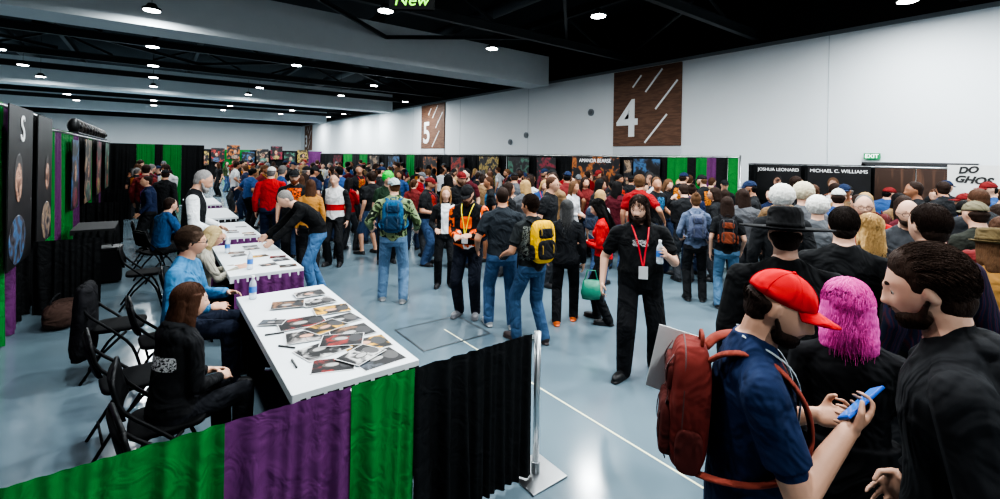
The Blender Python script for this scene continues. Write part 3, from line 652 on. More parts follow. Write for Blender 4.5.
# ================================================================= DRAPES
GR=c(28,112,48); PU=c(94,46,94); DBK=c(12,14,16)
def drapem(col): return mat('drape_fabric',col,.7,0,(7,.5,.04,1.5),.15,.25,scale=4)
dn=0
def drape(p0,p1,z1,col,z0=.02,amp=.028,wl=.105,label=None,group='booth drapes'):
    global dn; dn+=1; rr=random.Random(dn)
    p0=V((*p0,0));p1=V((*p1,0)); L=(p1-p0).length; u=(p1-p0)/L; nrm=V((u.y,-u.x,0)); n=max(8,int(L/wl*10)); rows=9; vs=[];ph=rr.random()*6
    for k2 in range(rows+1):
        t=k2/rows; z=z1+(z0-z1)*(t if k2>1 else t*.5)
        a=amp*(.35+.75*t) if k2>1 else amp*.22
        for i in range(n+1):
            x=i/n*L; w2=x/wl*5.6+2.2*math.sin(x*4.1+ph)+1.0*math.sin(x*11+ph*2)+t*1.1*math.sin(x*3+ph)+.5*math.sin(x*23+t*2)
            m_=.65+.45*math.sin(x*7.3+ph*1.7)
            off=a*m_*math.sin(w2)+a*.4*math.sin(w2*1.7+1+t)
            vs.append(p0+u*x+nrm*off+V((0,0,z)))
    fs=[(k2*(n+1)+i,k2*(n+1)+i+1,(k2+1)*(n+1)+i+1,(k2+1)*(n+1)+i) for k2 in range(rows) for i in range(n)]
    nm={GR:'green',PU:'purple',DBK:'black'}[col]
    return MB().add(vs,fs).obj('drape',drapem(col),smooth=True,label=label or '%s pleated fabric booth drape hanging from a pipe'%nm,cat='drape',group=group)
al=mat('brushed_aluminium',(.55,.57,.58),.3,1)
def pole(x,y,h):
    e=empty('drape_stand',T(x,y),'aluminium drape upright on a flat steel base','drape stand','drape stands')
    MB().tube((0,0,.01),(0,0,h),.022,n=16).obj('pole',al,e,True)
    MB().box((0,0,.006),(.3,.3,.012)).tube((0,0,.01),(0,0,.09),.03,n=16).obj('base_plate',mat('base_steel',(.35,.36,.37),.35,1),e,bev=.003)
def rail(p0,p1,z):
    MB().tube((*p0,z),(*p1,z),.018,n=12).obj('curtain_rod',al,smooth=True,label='horizontal aluminium pipe carrying booth drapes',cat='pipe',group='drape rails')
NY=2.25
g_='low partition drapes'
for a,b2,cc in((-.95,-.42,PU),(-.42,.255,GR),(.255,.80,PU),(.80,1.15,GR),(1.15,2.0,DBK)):
    drape((a,NY),(b2,NY),.945,cc,amp=.034,wl=.105,group=g_)
pole(2.05,NY,.95); rail((-1,NY+.03),(2.05,NY+.03),.9)
seq=[(2.2,4.2,DBK),(4.2,5.4,PU),(5.4,6.5,DBK),(6.5,7.1,GR),(7.1,7.7,PU),(7.7,9.5,DBK),(9.5,10.3,GR),(10.3,10.9,PU),(10.9,12.4,GR),(12.4,13.2,PU),(13.2,15,DBK),(15,15.8,GR),(15.8,17.4,DBK),(17.4,18.2,PU),(18.2,22,DBK)]
for a,b2,cc in seq: drape((-1.3,a),(-1.3,b2),2.6 if a<9 else 2.45,cc,amp=.045,wl=.15,group='left aisle drapes')
rail((-1.3,2.2),(-1.3,9.5),2.57); rail((-1.3,9.5),(-1.3,22),2.42)
for y in(9.5,12.4,15.8,19): pole(-1.4,y,2.45)
for a,b2,cc in((-1.3,-.55,DBK),(-.55,.0,GR),(.0,.25,DBK),(.25,.85,GR),(.85,1.6,DBK)): drape((a,22),(b2,22),2.4,cc,amp=.04,wl=.15)
for y in(8.05,13.5,18):
    drape((-1.2,y),(-.55,y),.95,DBK)
segs=[(5.4,5.65,GR),(5.65,5.95,DBK),(5.95,6.2,PU),(6.2,6.5,GR),(6.5,6.75,DBK),(6.75,7.35,GR),(7.35,9.4,DBK),(9.4,12,DBK),(12,14.7,DBK),(14.7,17.2,DBK),(17.2,20,DBK),(20,23,DBK),(23,24,GR),(24,27,DBK),(27,30,DBK),(30,31.5,GR),(31.5,33,DBK),(33,35,GR),(35,38,DBK),(38,41,DBK)]
for a,b2,cc in segs: drape((11.5,b2),(11.5,a),2.25,cc,amp=.04,wl=.16,group='wall side booth drapes')
rail((11.5,5.4),(11.5,41),2.22)
for y in(5.4,7.4,12,17.2): pole(11.6,y,2.27)
drape((12.5,5.6),(12.5,2.95),2.08,DBK,amp=.04,wl=.16); drape((12.5,1.75),(12.5,.4),2.08,DBK,amp=.04,wl=.16); rail((12.5,.4),(12.5,5.6),2.05)
for i in range(5): drape((2.4+i*1.9,42),(4.3+i*1.9,42),2.4,(DBK,GR,DBK,DBK,PU)[i],amp=.05,wl=.2)
for i in range(6): drape((-13+i*1.9,30),(-11.1+i*1.9,30),2.4,(DBK,GR,DBK)[i%3],amp=.05,wl=.2)
AC=[c(170,44,32),c(180,104,44),c(60,100,140),c(160,134,108),c(140,34,56),c(70,120,100),c(176,150,80)]
pn=0
def poster(M,w,h,label,txt=None,cols=None,ts=.1,tcol=(.8,.8,.8),scale=3.5,tz=None,group=None,plain=False):
    global pn; pn+=1
    cols=cols or [c(8,8,10),c(14,14,18),c(34,32,36),AC[pn%7],c(14,12,14)]
    e=empty('poster',M,label,'banner',group)
    MB().box((0,0,0),(w,.012,h)).obj('printed_panel',ramp_mat('poster_print',cols,scale,pn,.45),e)
    if not plain:
        r0=random.Random(pn); q=min(w,h*.7)
        sk_=ramp_mat('portrait_skin',[c(60,36,30),c(205,160,135),c(130,92,76),c(40,24,20)],9,pn)
        hx=[(r0.random()-.5)*w*.3]
        MB().sph((hx[0],-.007,-h*.34),(min(q*.34,w*.5-abs(hx[0])),.004,h*.155),n=(16,10)).obj('portrait_clothes',ramp_mat('portrait_clothes',[c(12,12,14),c(70,64,72),AC[(pn+2)%7],c(18,18,20)],7,pn),e,True)
        MB().sph((hx[0],-.0075,h*.06),(q*.18,.004,q*.22),n=(16,10)).obj('portrait_hair',mat('portrait_hair',[c(22,18,18),c(90,60,36),c(60,58,58)][pn%3],.5),e,True)
        MB().sph((hx[0],-.010,h*.02),(q*.135,.004,q*.19),n=(16,10)).obj('portrait_face',sk_,e,True)
    if txt: text(txt,ts,mat('banner_letters',tcol,.5,emit=.15),T(0,-.014,h/2-ts*.8 if tz is None else tz)@Matrix.Rotation(math.radians(90),4,'X'),e)
    return e
FX=lambda x,y,z:T(x,y,z)@RZ(-90)
BX=lambda x,y,z:T(x,y,z)@RZ(90)
for (y,w,h,z,tx) in((9.9,2.0,1.5,1.45,'AMANDA BEARSE'),(7.95,.9,1.3,1.5,None),(8.6,.3,1.2,1.5,None),(12.2,1.0,1.5,1.4,None),(13.8,1.3,1.4,1.45,None),(15.8,1.4,1.4,1.45,None),(18.3,1.2,1.4,1.4,None),(21,1.5,1.4,1.4,None),(25.5,1.6,1.4,1.4,None),(28.5,1.6,1.4,1.4,None),(36,2,1.4,1.4,None)):
    poster(FX(11.38,y,z),w,h,'dark printed celebrity banner hung on black booth drape',tx,ts=.17)
DKB=[c(8,8,10),c(12,12,14),c(18,18,22),c(10,10,12)]
poster(FX(12.4,4.85,1.6),1.0,.9,'dark printed guest banner with white name on drape','JOSHUA LEONARD',ts=.11,cols=DKB,tz=.33)
poster(FX(12.4,3.6,1.6),1.2,.9,'dark printed guest banner with white name on drape','MICHAEL C. WILLIAMS',ts=.11,cols=DKB,tz=.33)
e=empty('poster',FX(12.38,1.2,1.72),'white cloth banner with torn black lettering','banner')
MB().box((0,0,0),(1.2,.01,.8)).obj('printed_panel',mat('white_vinyl',c(215,215,212),.6,var=.06),e)
ink=mat('black_ink',(.02,.02,.02),.6)
text('DO',.17,ink,T(-.45,-.01,.29)@Matrix.Rotation(math.radians(90),4,'X')@Matrix.Rotation(math.radians(5),4,'Z'),e,ax='LEFT',shear=.25,ext=.006,off=.008)
text('GHOS',.18,ink,T(-.5,-.01,.13)@Matrix.Rotation(math.radians(90),4,'X')@Matrix.Rotation(math.radians(-4),4,'Z'),e,ax='LEFT',shear=.3,ext=.006,off=.008)
for (y,w,h,z) in((7.35,1.15,1.75,1.7),(8.75,1.0,1.7,1.7),(11.8,.9,1.3,1.65),(13.9,1.2,1.4,1.65),(16.4,1.2,1.4,1.65),(19,1.4,1.4,1.65)):
    poster(BX(-1.2,y,z),w,h,'tall dark printed banner hung on the booth drape','S' if y<8 else None,ts=.42,cols=[c(5,5,7),c(8,8,10),c(14,13,15),c(26,24,25),c(8,8,10)] if y<9 else None,tz=.62,scale=2.6)
for i in range(8):
    poster(T(2.9+i*1.05,41.8,1.7+.25*(i%3)),.9,1.1,'small framed dark poster on the far drape',group='far posters')
for i in range(5):
    poster(T(-11+i*1.4,29.8,1.7),1.1,1.2,'small dark poster on the far drape',group='far posters')
e=empty('display_shelf',T(-1.46,17.4,0),'black shelf rack standing above the booth drape','shelf')
MB().box((0,0,2.5),(.24,7.6,.03)).obj('shelf_board',blk,e)
for q in(-3.6,0,3.6): MB().tube((0,q,0),(0,q,2.49),.02,n=8).obj('leg',blk,e)
for i in range(11):
    MB().sph((0,0,.15),(.12,.14,.17),n=(16,10)).sph((.12,0,.13),(.03,.04,.05),n=(10,8)).ell([((0,0,0),(1,0,0),(0,1,0),.1,.1),((0,0,.07),(1,0,0),(0,1,0),.055,.06)],14).obj('mask_bust',mat('mask_latex',(c(18,18,20),c(50,46,42),c(30,22,20))[i%3],.5,var=.4,scale=20),smooth=True,M=T(-1.46,14.0+i*.68,2.515),label='dark latex display head on a shelf',cat='mask',group='masks on the shelf')
# ================================================================= TABLES
def table(x0,x1,y0,y1,skirt,label,topm):
    e=empty('table',T((x0+x1)/2,(y0+y1)/2),label,'table'); w=x1-x0; l=y1-y0
    MB().box((0,0,.735),(w,l,.03)).obj('table_top',mat('grey_plastic',(.4,.4,.4),.6),e)
    mb=MB(); mb.box((0,0,.7525),(w+.02,l+.02,.006)).box((w/2+.01,0,.715),(.006,l+.02,.08)).box((0,-l/2-.01,.715),(w+.02,.006,.08)).box((0,l/2+.01,.715),(w+.02,.006,.08)).box((-w/2-.01,0,.725),(.006,l+.02,.06))
    mb.obj('tablecloth',topm,e,bev=.002)
    path=[(-w/2+.02,l/2+.012),(w/2+.012,l/2+.012),(w/2+.012,-l/2-.012),(-w/2+.02,-l/2-.012)]
    vs=[];P=[]
    for a,b2 in zip(path[:-1],path[1:]):
        L=math.dist(a,b2); n=int(L/.012)
        for i in range(n): P.append((a[0]+(b2[0]-a[0])*i/n,a[1]+(b2[1]-a[1])*i/n,(b2[1]-a[1])/L,-(b2[0]-a[0])/L))
    for z,am in((.72,.003),(.6,.009),(.3,.015),(.02,.018)):
        for i,p in enumerate(P):
            o_=am*(1+math.sin(i*.75+.9*math.sin(i*.11))); vs.append((p[0]-p[2]*o_,p[1]-p[3]*o_,z))
    n=len(P); fs=[(k2*n+i,k2*n+i+1,(k2+1)*n+i+1,(k2+1)*n+i) for k2 in range(3) for i in range(n-1)]
    MB().add(vs,fs).obj('table_skirt',drapem(skirt),e,True)
    for q in(-1,1):
        for p in(-1,1): MB().tube((q*(w/2-.08),p*(l/2-.12),0),(q*(w/2-.08),p*(l/2-.12),.72),.015).obj('leg',blk,e)
    return e
wc=mat('white_tablecloth',c(200,205,208),.7,0,(3,.25,.03),.03,scale=3); bc=mat('black_tablecloth',c(18,18,20),.8)
table(.64,1.40,2.72,4.85,DBK,'long folding table with white cloth and black skirt',wc)
table(.68,1.42,5.72,7.7,PU,'folding table with white cloth and purple skirt',wc)
table(.68,1.42,8.4,10.2,PU,'folding table with white cloth and purple skirt',wc)
table(.68,1.42,11,13,DBK,'folding table with white cloth and black skirt',wc)
table(.68,1.42,14,16,PU,'folding table with white cloth and purple skirt',wc)
table(-1.1,-.55,10.4,11.5,DBK,'small side table under a black cloth',bc)
prn=0; PL=[]
def print_(x,y,rot,w=.2,h=.25,cols=None,grp='photo prints on the table',z=.757):
    global prn; prn+=1
    hi=[c(170,164,160),c(76,82,90),c(140,30,26),c(225,170,40),c(190,188,186),c(130,92,64)][prn%6]
    cs=cols or [c(6,6,8),c(14,14,16),c(22,21,22),hi,c(10,10,12)]
    r_=math.hypot(w,h)/2; lay=0
    for (a,b2,r2,l2) in PL:
        if math.hypot(a-x,b2-y)<(r_+r2)*.95: lay=max(lay,l2+1)
    PL.append((x,y,r_,lay))
    mb=MB(); mb.box((0,0,0),(w,h,.0012)); mb.box((0,0,.0006),(w-.012,h-.012,.0006),mi=1)
    r0=random.Random(prn*5); fx=r0.uniform(-.12,.12)*w; fz=.0011
    mb.disc(fx,-h*.30,fz,w*.3,h*.16,2); mb.disc(fx,h*.06,fz+.0001,w*.17,h*.2,3); mb.disc(fx,h*.03,fz+.0002,w*.12,h*.155,4)
    pm_=ramp_mat('photo_image',cs,7,prn,.5); pm_.node_tree.nodes['Principled BSDF'].inputs['Specular IOR Level'].default_value=.25
    bw=prn%3!=0
    fc_=c(150,148,146) if bw else c(190,140,115)
    mb.obj('photo_print',[mat('photo_paper',(.6,.6,.6),.5),pm_,mat('print_clothes',[c(30,30,32),c(60,58,58),c(20,20,24)][prn%3],.5),mat('print_hair',[c(14,14,14),c(70,60,50),c(30,26,24)][(prn//2)%3],.5),mat('print_face',fc_,.5,var=.35,scale=30)],M=T(x,y,z+.0018*lay)@RZ(rot),label='glossy portrait photo print lying on the white tablecloth',cat='photo print',group=grp)
rr=random.Random(5)
for (x,y,w,h,ro) in((1.2,2.88,.23,.29,96),(.93,2.95,.19,.25,70),(1.22,3.14,.23,.3,88),(.94,3.22,.23,.3,104),(1.2,3.42,.24,.31,92),(.92,3.52,.22,.29,80),(1.22,3.72,.21,.28,98),(.95,3.82,.24,.33,86),(1.24,4.0,.21,.28,84),(1.2,4.28,.2,.27,95),(.96,4.34,.2,.26,75),(1.2,4.56,.19,.25,88),(.76,3.95,.12,.18,60),(1.1,3.3,.21,.28,66),(1.08,3.62,.2,.27,112),(1.12,2.98,.2,.26,118)):
    print_(x,y,ro,w*1.05,h*1.05)
for i in range(9): print_(rr.choice((.9,1.12,1.3)),5.9+i*.19,90+rr.uniform(-15,15),.16,.2)
for i in range(8): print_(rr.choice((.85,1.08,1.28)),8.5+i*.2,90+rr.uniform(-15,15),.15,.19)
cle=mat('clear_plastic',(.8,.88,.95),.12,tr=.55,spec=.5)
def bottle(M,label,grp=None):
    e=empty('water_bottle',M,label,'water bottle',grp); Z=lambda z,r_:((0,0,z),(1,0,0),(0,1,0),r_,r_)
    MB().ell([Z(0,.028),Z(.006,.032),Z(.03,.032),Z(.034,.03),Z(.06,.032),Z(.13,.032),Z(.155,.027),Z(.185,.013),Z(.2,.0125)],20).obj('bottle_body',cle,e,True)
    MB().ell([Z(.065,.0328),Z(.12,.0328)],20,cap=False).obj('bottle_label',mat('label_blue',c(70,120,190),.4),e,True)
    MB().ell([Z(.198,.0145),Z(.216,.0145)],16).obj('bottle_cap',mat('cap_white',(.8,.8,.82),.4),e)
bottle(T(.74,4.72,.757),'clear water bottle with blue label on the table')
bottle(T(.8,7.1,.757),'clear water bottle with blue label on the table')
bottle(T(.9,5.95,.757),'clear water bottle with blue label on the table')
bottle(T(-.75,8.6,0),'clear water bottle standing on the floor by the drape')
for i in range(4):
    MB().path([(0,-.065,.006),(0,.03,.006),(0,.031,.006),(0,.065,.006)],[.006,.006,.007,.007]).obj('marker_pen',mat('pen_black',(.02,.02,.02),.4),M=T(.73+.02*(i%2),3.1+.3*i,.757)@RZ(40*i),label='black marker pen on the white tablecloth',cat='marker pen',group='marker pens')
# ================================================================= CHAIRS
vin=mat('black_vinyl',c(12,13,15),.75,0,(60,.2,.002),0,.15); chrm=mat('black_metal_tube',c(14,15,17),.5,.1,None,0,.25)
def chair(x,y,head,label='black padded metal folding chair behind the table'):
    e=empty('folding_chair',PM((x,y),head),label,'chair','folding chairs behind the tables')
    MB().sph((0,.01,.45),(.2,.2,.022),e=.45,n=(24,10)).obj('seat',vin,e,True)
    mb=MB()
    rows=[]
    for zz,dy in((.58,.01),(.66,-.012),(.74,-.03),(.8,-.042)):
        rows.append([V((.2*math.sin(t*1.0)/math.sin(1.0)*1.0,-.2+dy-.03*math.cos(t*1.3)+.012,zz)) for t in [i/6-1 for i in range(13)]]+[V((.2*math.sin(t*1.0)/math.sin(1.0),-.2+dy-.03*math.cos(t*1.3)-.012,zz)) for t in [1-i/6 for i in range(13)]])
    mb.loft(rows).obj('backrest',vin,e,True)
    for q in(-1,1):
        MB().path(cr([(q*.21,.21,.0),(q*.21,.13,.28),(q*.21,-.02,.46),(q*.21,-.2,.64),(q*.2,-.245,.78),(q*.17,-.25,.82)],3),.012,8).obj('leg',chrm,e,True)
        MB().path([(q*.185,-.24,.0),(q*.185,-.1,.24),(q*.185,.08,.43)],.012,8).obj('leg',chrm,e,True)
    for bx in(((-.17,-.25,.82),(.17,-.25,.82),.012),((-.21,.16,.18),(.21,.16,.18),.008),((-.185,-.18,.12),(.185,-.18,.12),.008)): MB().tube(*bx).obj('crossbar',chrm,e,True)
for x,y,hd in((.12,2.88,80),(.08,3.5,90),(-.1,4.25,82),(.1,5.0,85),(-.25,5.65,95),(.33,6.15,90),(-.1,7.9,90),(.05,9.4,65),(-.05,10.6,85)): chair(x,y,hd)
mb=MB(); n=24; rings=[]
for zz,rw,rd,dy in((.86,.19,.035,-.24),(.83,.22,.06,-.24),(.7,.235,.07,-.24),(.5,.245,.075,-.245),(.3,.25,.08,-.25),(.22,.24,.075,-.25)):
    rings.append([V((rw*math.cos(2*math.pi*i/n),dy+rd*math.sin(2*math.pi*i/n)*(1+.25*math.sin(i*2.3+zz*5)),zz)) for i in range(n)])
mb.loft(rings); mb.obj('coat',cloth(c(20,20,24)),M=PM((-.25,5.65),95),smooth=True,label='black coat draped over a folding chair back',cat='coat')
def duffel(x,y,r_,col,label):
    e=empty('bag',T(x,y)@RZ(r_),label,'bag')
    MB().sph((0,0,.15),(.26,.15,.15),e=.6,n=(24,14)).obj('bag_body',cloth(col),e,True)
    MB().path(cr([(-.12,.1,.24),(-.1,.06,.36),(.1,.06,.36),(.12,.1,.24)],4),.011,8).obj('handle',cloth(BK),e,True)
    MB().sph((0,-.14,.12),(.15,.04,.08),e=.6).obj('pocket',cloth(tuple(q*.7 for q in col)),e,True)
duffel(-.9,8.55,40,c(58,54,44),'olive canvas bag slumped on the floor by the drape')
duffel(-.85,7.5,80,c(70,52,46),'brown bag lying on the floor by the drape')
e=empty('storage_case',T(-.6,9.6),'black hard plastic case standing on the floor','case'); MB().box((0,0,.28),(.4,.32,.5)).obj('case_body',vin,e,bev=.02); MB().box((0,0,.55),(.42,.34,.05)).obj('case_lid',chrm,e,bev=.01); MB().path([(-.08,0,.575),(-.07,0,.61),(.07,0,.61),(.08,0,.575)],.01).obj('handle',chrm,e)
# ================================================================= HEROES
camo=ramp_mat('camo_print',[c(50,64,40),c(120,135,100),c(30,38,30),c(150,160,130)],9,2,.85,const=True)
LW=c(190,190,190)
prt=ramp_mat('white_shirt_print',[BK,LW,BK,LW],42,4,.85,const=True,stretch=(1,1,1.6))
prt2=ramp_mat('faded_shirt_print',[c(30,34,36),c(120,125,120),c(25,28,30),c(90,96,90)],34,6,.85,const=True)
orange=cloth(c(225,95,30)); whc=cloth(c(215,218,220)); redc=cloth(c(180,24,28))
hero('person with long brown hair in a black hoodie seated',0,2.8,0,1.62,xy=(.1,3.48),heading=62,sit=1,fem=1,lean=10,hyaw=18,hpitch=4,sleeve='long',hood=1,shirt=c(22,23,26),pants=c(24,26,32),hair='long',hc=c(70,46,34),armR=(-.08,.24,-.34),armL=(-.06,.26,-.34),extra=prt,decals=[('extra',(0,-.2,.88),(.14,.16,.045))],eyes=1,seed=2,vox=.008)
hero('person with glasses and curly dark hair in blue shirt seated',0,4.2,0,1.82,xy=(.2,5.0),heading=112,sit=1,lean=6,hyaw=-12,hpitch=4,sleeve='long',shirt=c(64,116,155),pants=c(30,36,52),hair='fluffy',hc=c(70,55,45),glasses=1,armR=(.0,.26,-.28),armL=(-.05,.3,-.25),eyes=1,w=1.05,skin=SK[1],vox=.008)
hero('elderly person with short blond hair and glasses seated signing prints',0,4.9,0,1.62,xy=(.42,6.15),heading=92,sit=1,lean=10,hpitch=18,fem=1,sleeve='long',shirt=c(150,146,134),pants=BK,hair='bob',hc=c(180,160,120),glasses=1,armR=(-.08,.36,-.18),armL=(-.02,.34,-.2),skin=SK[1],vox=.008)
hero('bearded grey-haired person in white shirt and black vest standing',0,6,0,1.88,xy=(.42,7.3),heading=100,lean=4,hpitch=24,sleeve='long',armslot='extra',shirt=c(20,22,26),extra=whc,pants=BK,hair='short',hc=c(135,132,130),beard=1,bigbeard=1,armR=(.0,.24,-.40),armL=(.02,.24,-.38),w=1.12,skin=SK[1],decals=[('extra',(0,.16,1.35),(.035,.2,.2))])
hero('person in black jacket and jeans leaning over the table',0,6.9,0,1.78,xy=(2.02,7.1),heading=-88,lean=52,hpitch=38,px=0,py=.05,sleeve='long',shirt=c(16,17,19),pants=c(76,112,150),hair='short',hc=c(120,116,112),armR=(0,0,0,.22,.75,.84),armL=(0,0,0,-.2,.72,.84),footR=(.13,-.05),footL=(.1,.12),shoe=c(60,60,64))
hero('person with dark hair in blue shirt seated at a table',0,7.6,0,1.72,xy=(.1,9.4),heading=60,sit=1,lean=14,sleeve='long',shirt=c(38,78,120),pants=BK,hair='short',hc=HR['dark'],armR=(0,.32,-.2),armL=(0,.3,-.25))
hero('person in a bright red shirt and pale cap standing',0,9.4,0,1.84,xy=(1.95,10.5),heading=20,shirt=c(175,22,28),pants=JD,sleeve='long',cap=c(200,196,190),hair='buzz',hc=HR['grey'],w=1.15)
hero('person in black tee with orange print and full beard',0,8.6,0,1.82,xy=(2.1,9.1),heading=200,shirt=BK,pants=BK,bigbeard=1,beard=1,hc=c(90,45,25),hair='buzz',cap=BK,w=1.15,belly=.05,extra=ramp_mat('orange_print',[BK,c(215,90,25),BK,c(230,150,60)],22,8,.8,const=True),decals=[('extra',(0,.2,1.3),(.12,.2,.12))])
hero('person in a tan knit jacket with brown hair',-.415,8.0,0,1.66,fem=1,sleeve='long',shirt=c(170,120,60),pants=BK,hair='long',hc=HR['brown'])
hero('person in white, black and red varsity top',-.36,8.7,200,1.76,sleeve='long',shirt=c(205,205,205),pants=BK,extra=redc,decals=[('extra',(0,.1,1.1),(.5,.3,.06))],armslot='extra2',extra2=cloth(BK),hair='short')
hero('person in a bright green foam headpiece and dark shirt',-.246,9.0,175,1.78,shirt=c(40,60,44),pants=BK,hair='puff',hc=c(40,190,70))
i=hero('person in camouflage hoodie and light jeans seen from behind',-.231,6.55,4,1.79,sleeve='long',shirtm=camo,pants=c(96,124,152),cap=c(150,165,165),capback=True,hair='fluffy',hc=HR['ltbrown'],armR=(.12,.22,-.38),armL=(.14,.2,-.36),w=1.08,footR=(.15,-.05),footL=(.15,.1),shoe=c(150,150,150),hyaw=-25)
backpack(i,c(36,84,118),c(22,50,74),'blue nylon backpack worn over a camouflage hoodie',small=.95)
hero('person with long blond hair in white tee and open black jacket',-.118,7.4,178,1.62,fem=1,sleeve='long',shirt=BK,extra=whc,decals=[('extra',(0,.2,1.2),(.075,.2,.26))],pants=BK,hair='long',hc=c(150,115,80),armR=(.0,.2,-.35),armL=(.02,.2,-.33),eyes=1)
i=hero('person in black, orange and white hockey jersey looking down',-.066,6.05,195,1.77,sleeve='long',armslot='extra2',shirt=c(18,19,22),extra=orange,extra2=ramp_mat('jersey_sleeve_stripes',[BK,c(225,95,30),c(220,220,220),BK],5,1,.8,const=True),decals=[('extra2',(0,.0,.93),(.25,.3,.03)),('extra',(0,.2,1.24),(.075,.2,.075))],pants=c(28,32,44),cap=c(24,24,26),hair='short',hc=HR['brown'],bigbeard=1,armR=(-.1,.25,-.3),armL=(-.1,.25,-.28),hpitch=28,w=1.12,belly=.03,lany=c(220,200,40),shoe=c(120,120,124),wsole=1)
hero('person in dark tee and blue jeans seen from behind',.008,5.6,-8,1.74,shirt=c(38,44,50),pants=c(66,94,128),hair='buzz',hc=HR['dark'],w=1.08,armR=(.12,.12,-.46),armL=(.1,.15,-.42),footR=(.14,.0),footL=(.14,.12),shoe=c(170,170,170),skin=SK[2])
i=hero('person in faded black graphic tee and jeans',.075,5.2,-38,1.68,shirt=c(34,38,40),extra=prt2,decals=[('extra',(-.02,-.1,1.2),(.17,.2,.2))],pants=c(56,82,112),hair='fluffy',hc=HR['dark'],armR=(.07,.2,-.42),armL=(.05,.24,-.35),hyaw=-20,footR=(.12,-.1),footL=(.12,.14),shoe=c(60,50,50),w=1.05,skin=SK[2],vox=.0084)
backpack(i,c(225,175,20),c(30,30,32),'bright yellow backpack with black pockets worn on the back',strap=BK,small=1.05)
hero('person with grey curly hair in black clothes and orange shoes',.149,5.85,0,1.57,fem=1,sleeve='long',shirt=c(24,26,30),pants=c(20,20,24),hair='longcurly',hc=c(85,85,85),w=1.1,shoe=c(225,110,50),footR=(.12,.12),footL=(.12,-.12),armL=(.1,.08,-.48),vox=.0084)
hero('person with long black hair in red cardigan looking down',.231,5.9,-80,1.6,fem=1,sleeve='long',armslot='extra',shirt=c(22,22,24),extra=redc,decals=[('extra',(.17,0,1.25),(.1,.4,.3)),('extra',(-.17,0,1.25),(.1,.4,.3)),('extra',(0,-.2,1.2),(.3,.13,.3))],pants=BK,hair='long',hc=HR['black'],armR=(-.05,.24,-.28),armL=(-.05,.24,-.26),hpitch=22,footR=(.11,.1),footL=(.11,-.1),vox=.0084)
i=hero('bearded person with curly dark hair in black tee',.312,4.5,172,1.76,shirt=c(20,21,23),pants=c(22,23,26),hair='longcurly',hc=HR['dark'],bigbeard=1,beard=1,w=1.2,belly=.05,lany=c(200,20,40),armR=(.14,.06,-.48),armL=(-.02,.27,-.16),hnL=(.8,0,.1),curlL=38,curlR=35,hyaw=22,hpitch=10,footR=(.15,.12),footL=(.17,-.12),toeR=35,toeL=-25,side=2,eyes=1,vox=.008,baggy=1.15,seed=5,shoe=c(20,20,22),hdL=(.2,.9,.4),extra=prt,decals=[('extra',(.02,.25,1.3),(.075,.25,.03))])
wr,D,N,Tm=i['hand']['L']; p=i['M']@((wr+D*.07+N*.045)*i['s']); bottle(T(p.x,p.y,p.z-.1),'clear water bottle held in a raised hand')
def phone(i,hn,label,col=(.02,.02,.025),scr=c(60,110,170)):
    wr,D,N,Tm=i['hand'][hn]; s=i['s']; R=Matrix((Tm,D,N)).transposed().to_4x4()
    M=i['M']@Matrix.Translation((wr+D*.105+N*.03)*s)@R
    e=empty('phone',M,label,'phone'); MB().box((0,0,0),(.08,.16,.01)).obj('phone_body',mat('phone_case',col,.4),e,bev=.003)
    MB().box((0,0,.0055),(.068,.147,.001)).obj('screen',mat('screen',scr,.1,emit=.5),e)
phone(i,'R','black smartphone held in a lowered hand')
i=hero('person with brown hair in denim jacket seen from behind',.433,6.85,-8,1.62,fem=1,sleeve='long',shirt=c(88,100,122),pants=BK,hair='bun',hc=HR['ltbrown'],armR=(.06,.2,-.4),armL=(.04,.2,-.38),footR=(.12,.02))
backpack(i,c(92,100,124),c(62,68,90),'grey blue backpack worn over a denim jacket',small=.85)
i=hero('person in black top and light jeans seen from behind',.502,6.5,-4,1.6,fem=1,shirt=BK,pants=c(86,118,146),hair='long',hc=HR['dark'],armR=(.05,.1,-.48))
backpack(i,c(26,26,30),c(120,60,40),'black backpack with rust coloured pockets',small=.85)
hero('person in wide-brimmed black hat and black coat',.633,2.62,-8,1.80,sleeve='long',shirt=c(15,16,18),pants=BK,hat=c(14,14,16),hatd=(.235,.12),hair='short',hc=HR['dark'],w=1.25,coat=.3)
hero('person in black tee with short dark hair seen from behind',.76,3.1,-4,1.8,shirt=c(18,19,21),pants=BK,hair='short',hc=c(40,32,28),w=1.15,vox=.008)
hero('person with long blond hair in a dark top',.822,3.8,-20,1.68,fem=1,shirt=c(40,38,42),pants=BK,hair='longcurly',hc=c(190,155,105),sleeve='long',vox=.008)
hero('person with a shaved head and glasses in a red shirt',.80,5.0,175,1.77,shirt=c(170,24,28),pants=BK,glasses=1,beard=1,hc=HR['grey'],hair='buzz',w=1.1)
hero('balding bearded person in a grey shirt',.895,4.3,170,1.78,shirt=c(60,62,66),pants=BK,hair='balding',beard=1,bigbeard='short',hc=HR['dark'],glasses=1)
hero('person with dark hair in a navy plaid shirt',.965,2.7,-40,1.86,shirtm=ramp_mat('navy_plaid',[c(24,34,60),c(70,30,40),c(20,26,44)],12,2,.85,'wave'),pants=BK,sleeve='long',hair='short',hc=HR['dark'],seed=3)
hero('person in an olive wide hat and tan jacket',1.10,3.2,-30,1.64,sleeve='long',shirt=c(150,110,60),pants=BK,hat=c(88,74,48),hatd=(.13,.10),hair='bob',hc=HR['ltbrown'],fem=1)
hero('person in a camouflage cap and dark jacket',1.06,4.2,-40,1.78,sleeve='long',shirt=c(44,46,40),pants=BK,cap=c(110,104,84),hair='short')
hero('person with round white puffy hair in black',.622,4.7,-5,1.85,shirt=BK,pants=BK,hair='puff',hc=HR['white'],sleeve='long')
hero('person with pale blond curly hair in grey',.668,5.6,0,1.84,shirt=GY,pants=BK,hair='puff',hc=c(200,190,165))
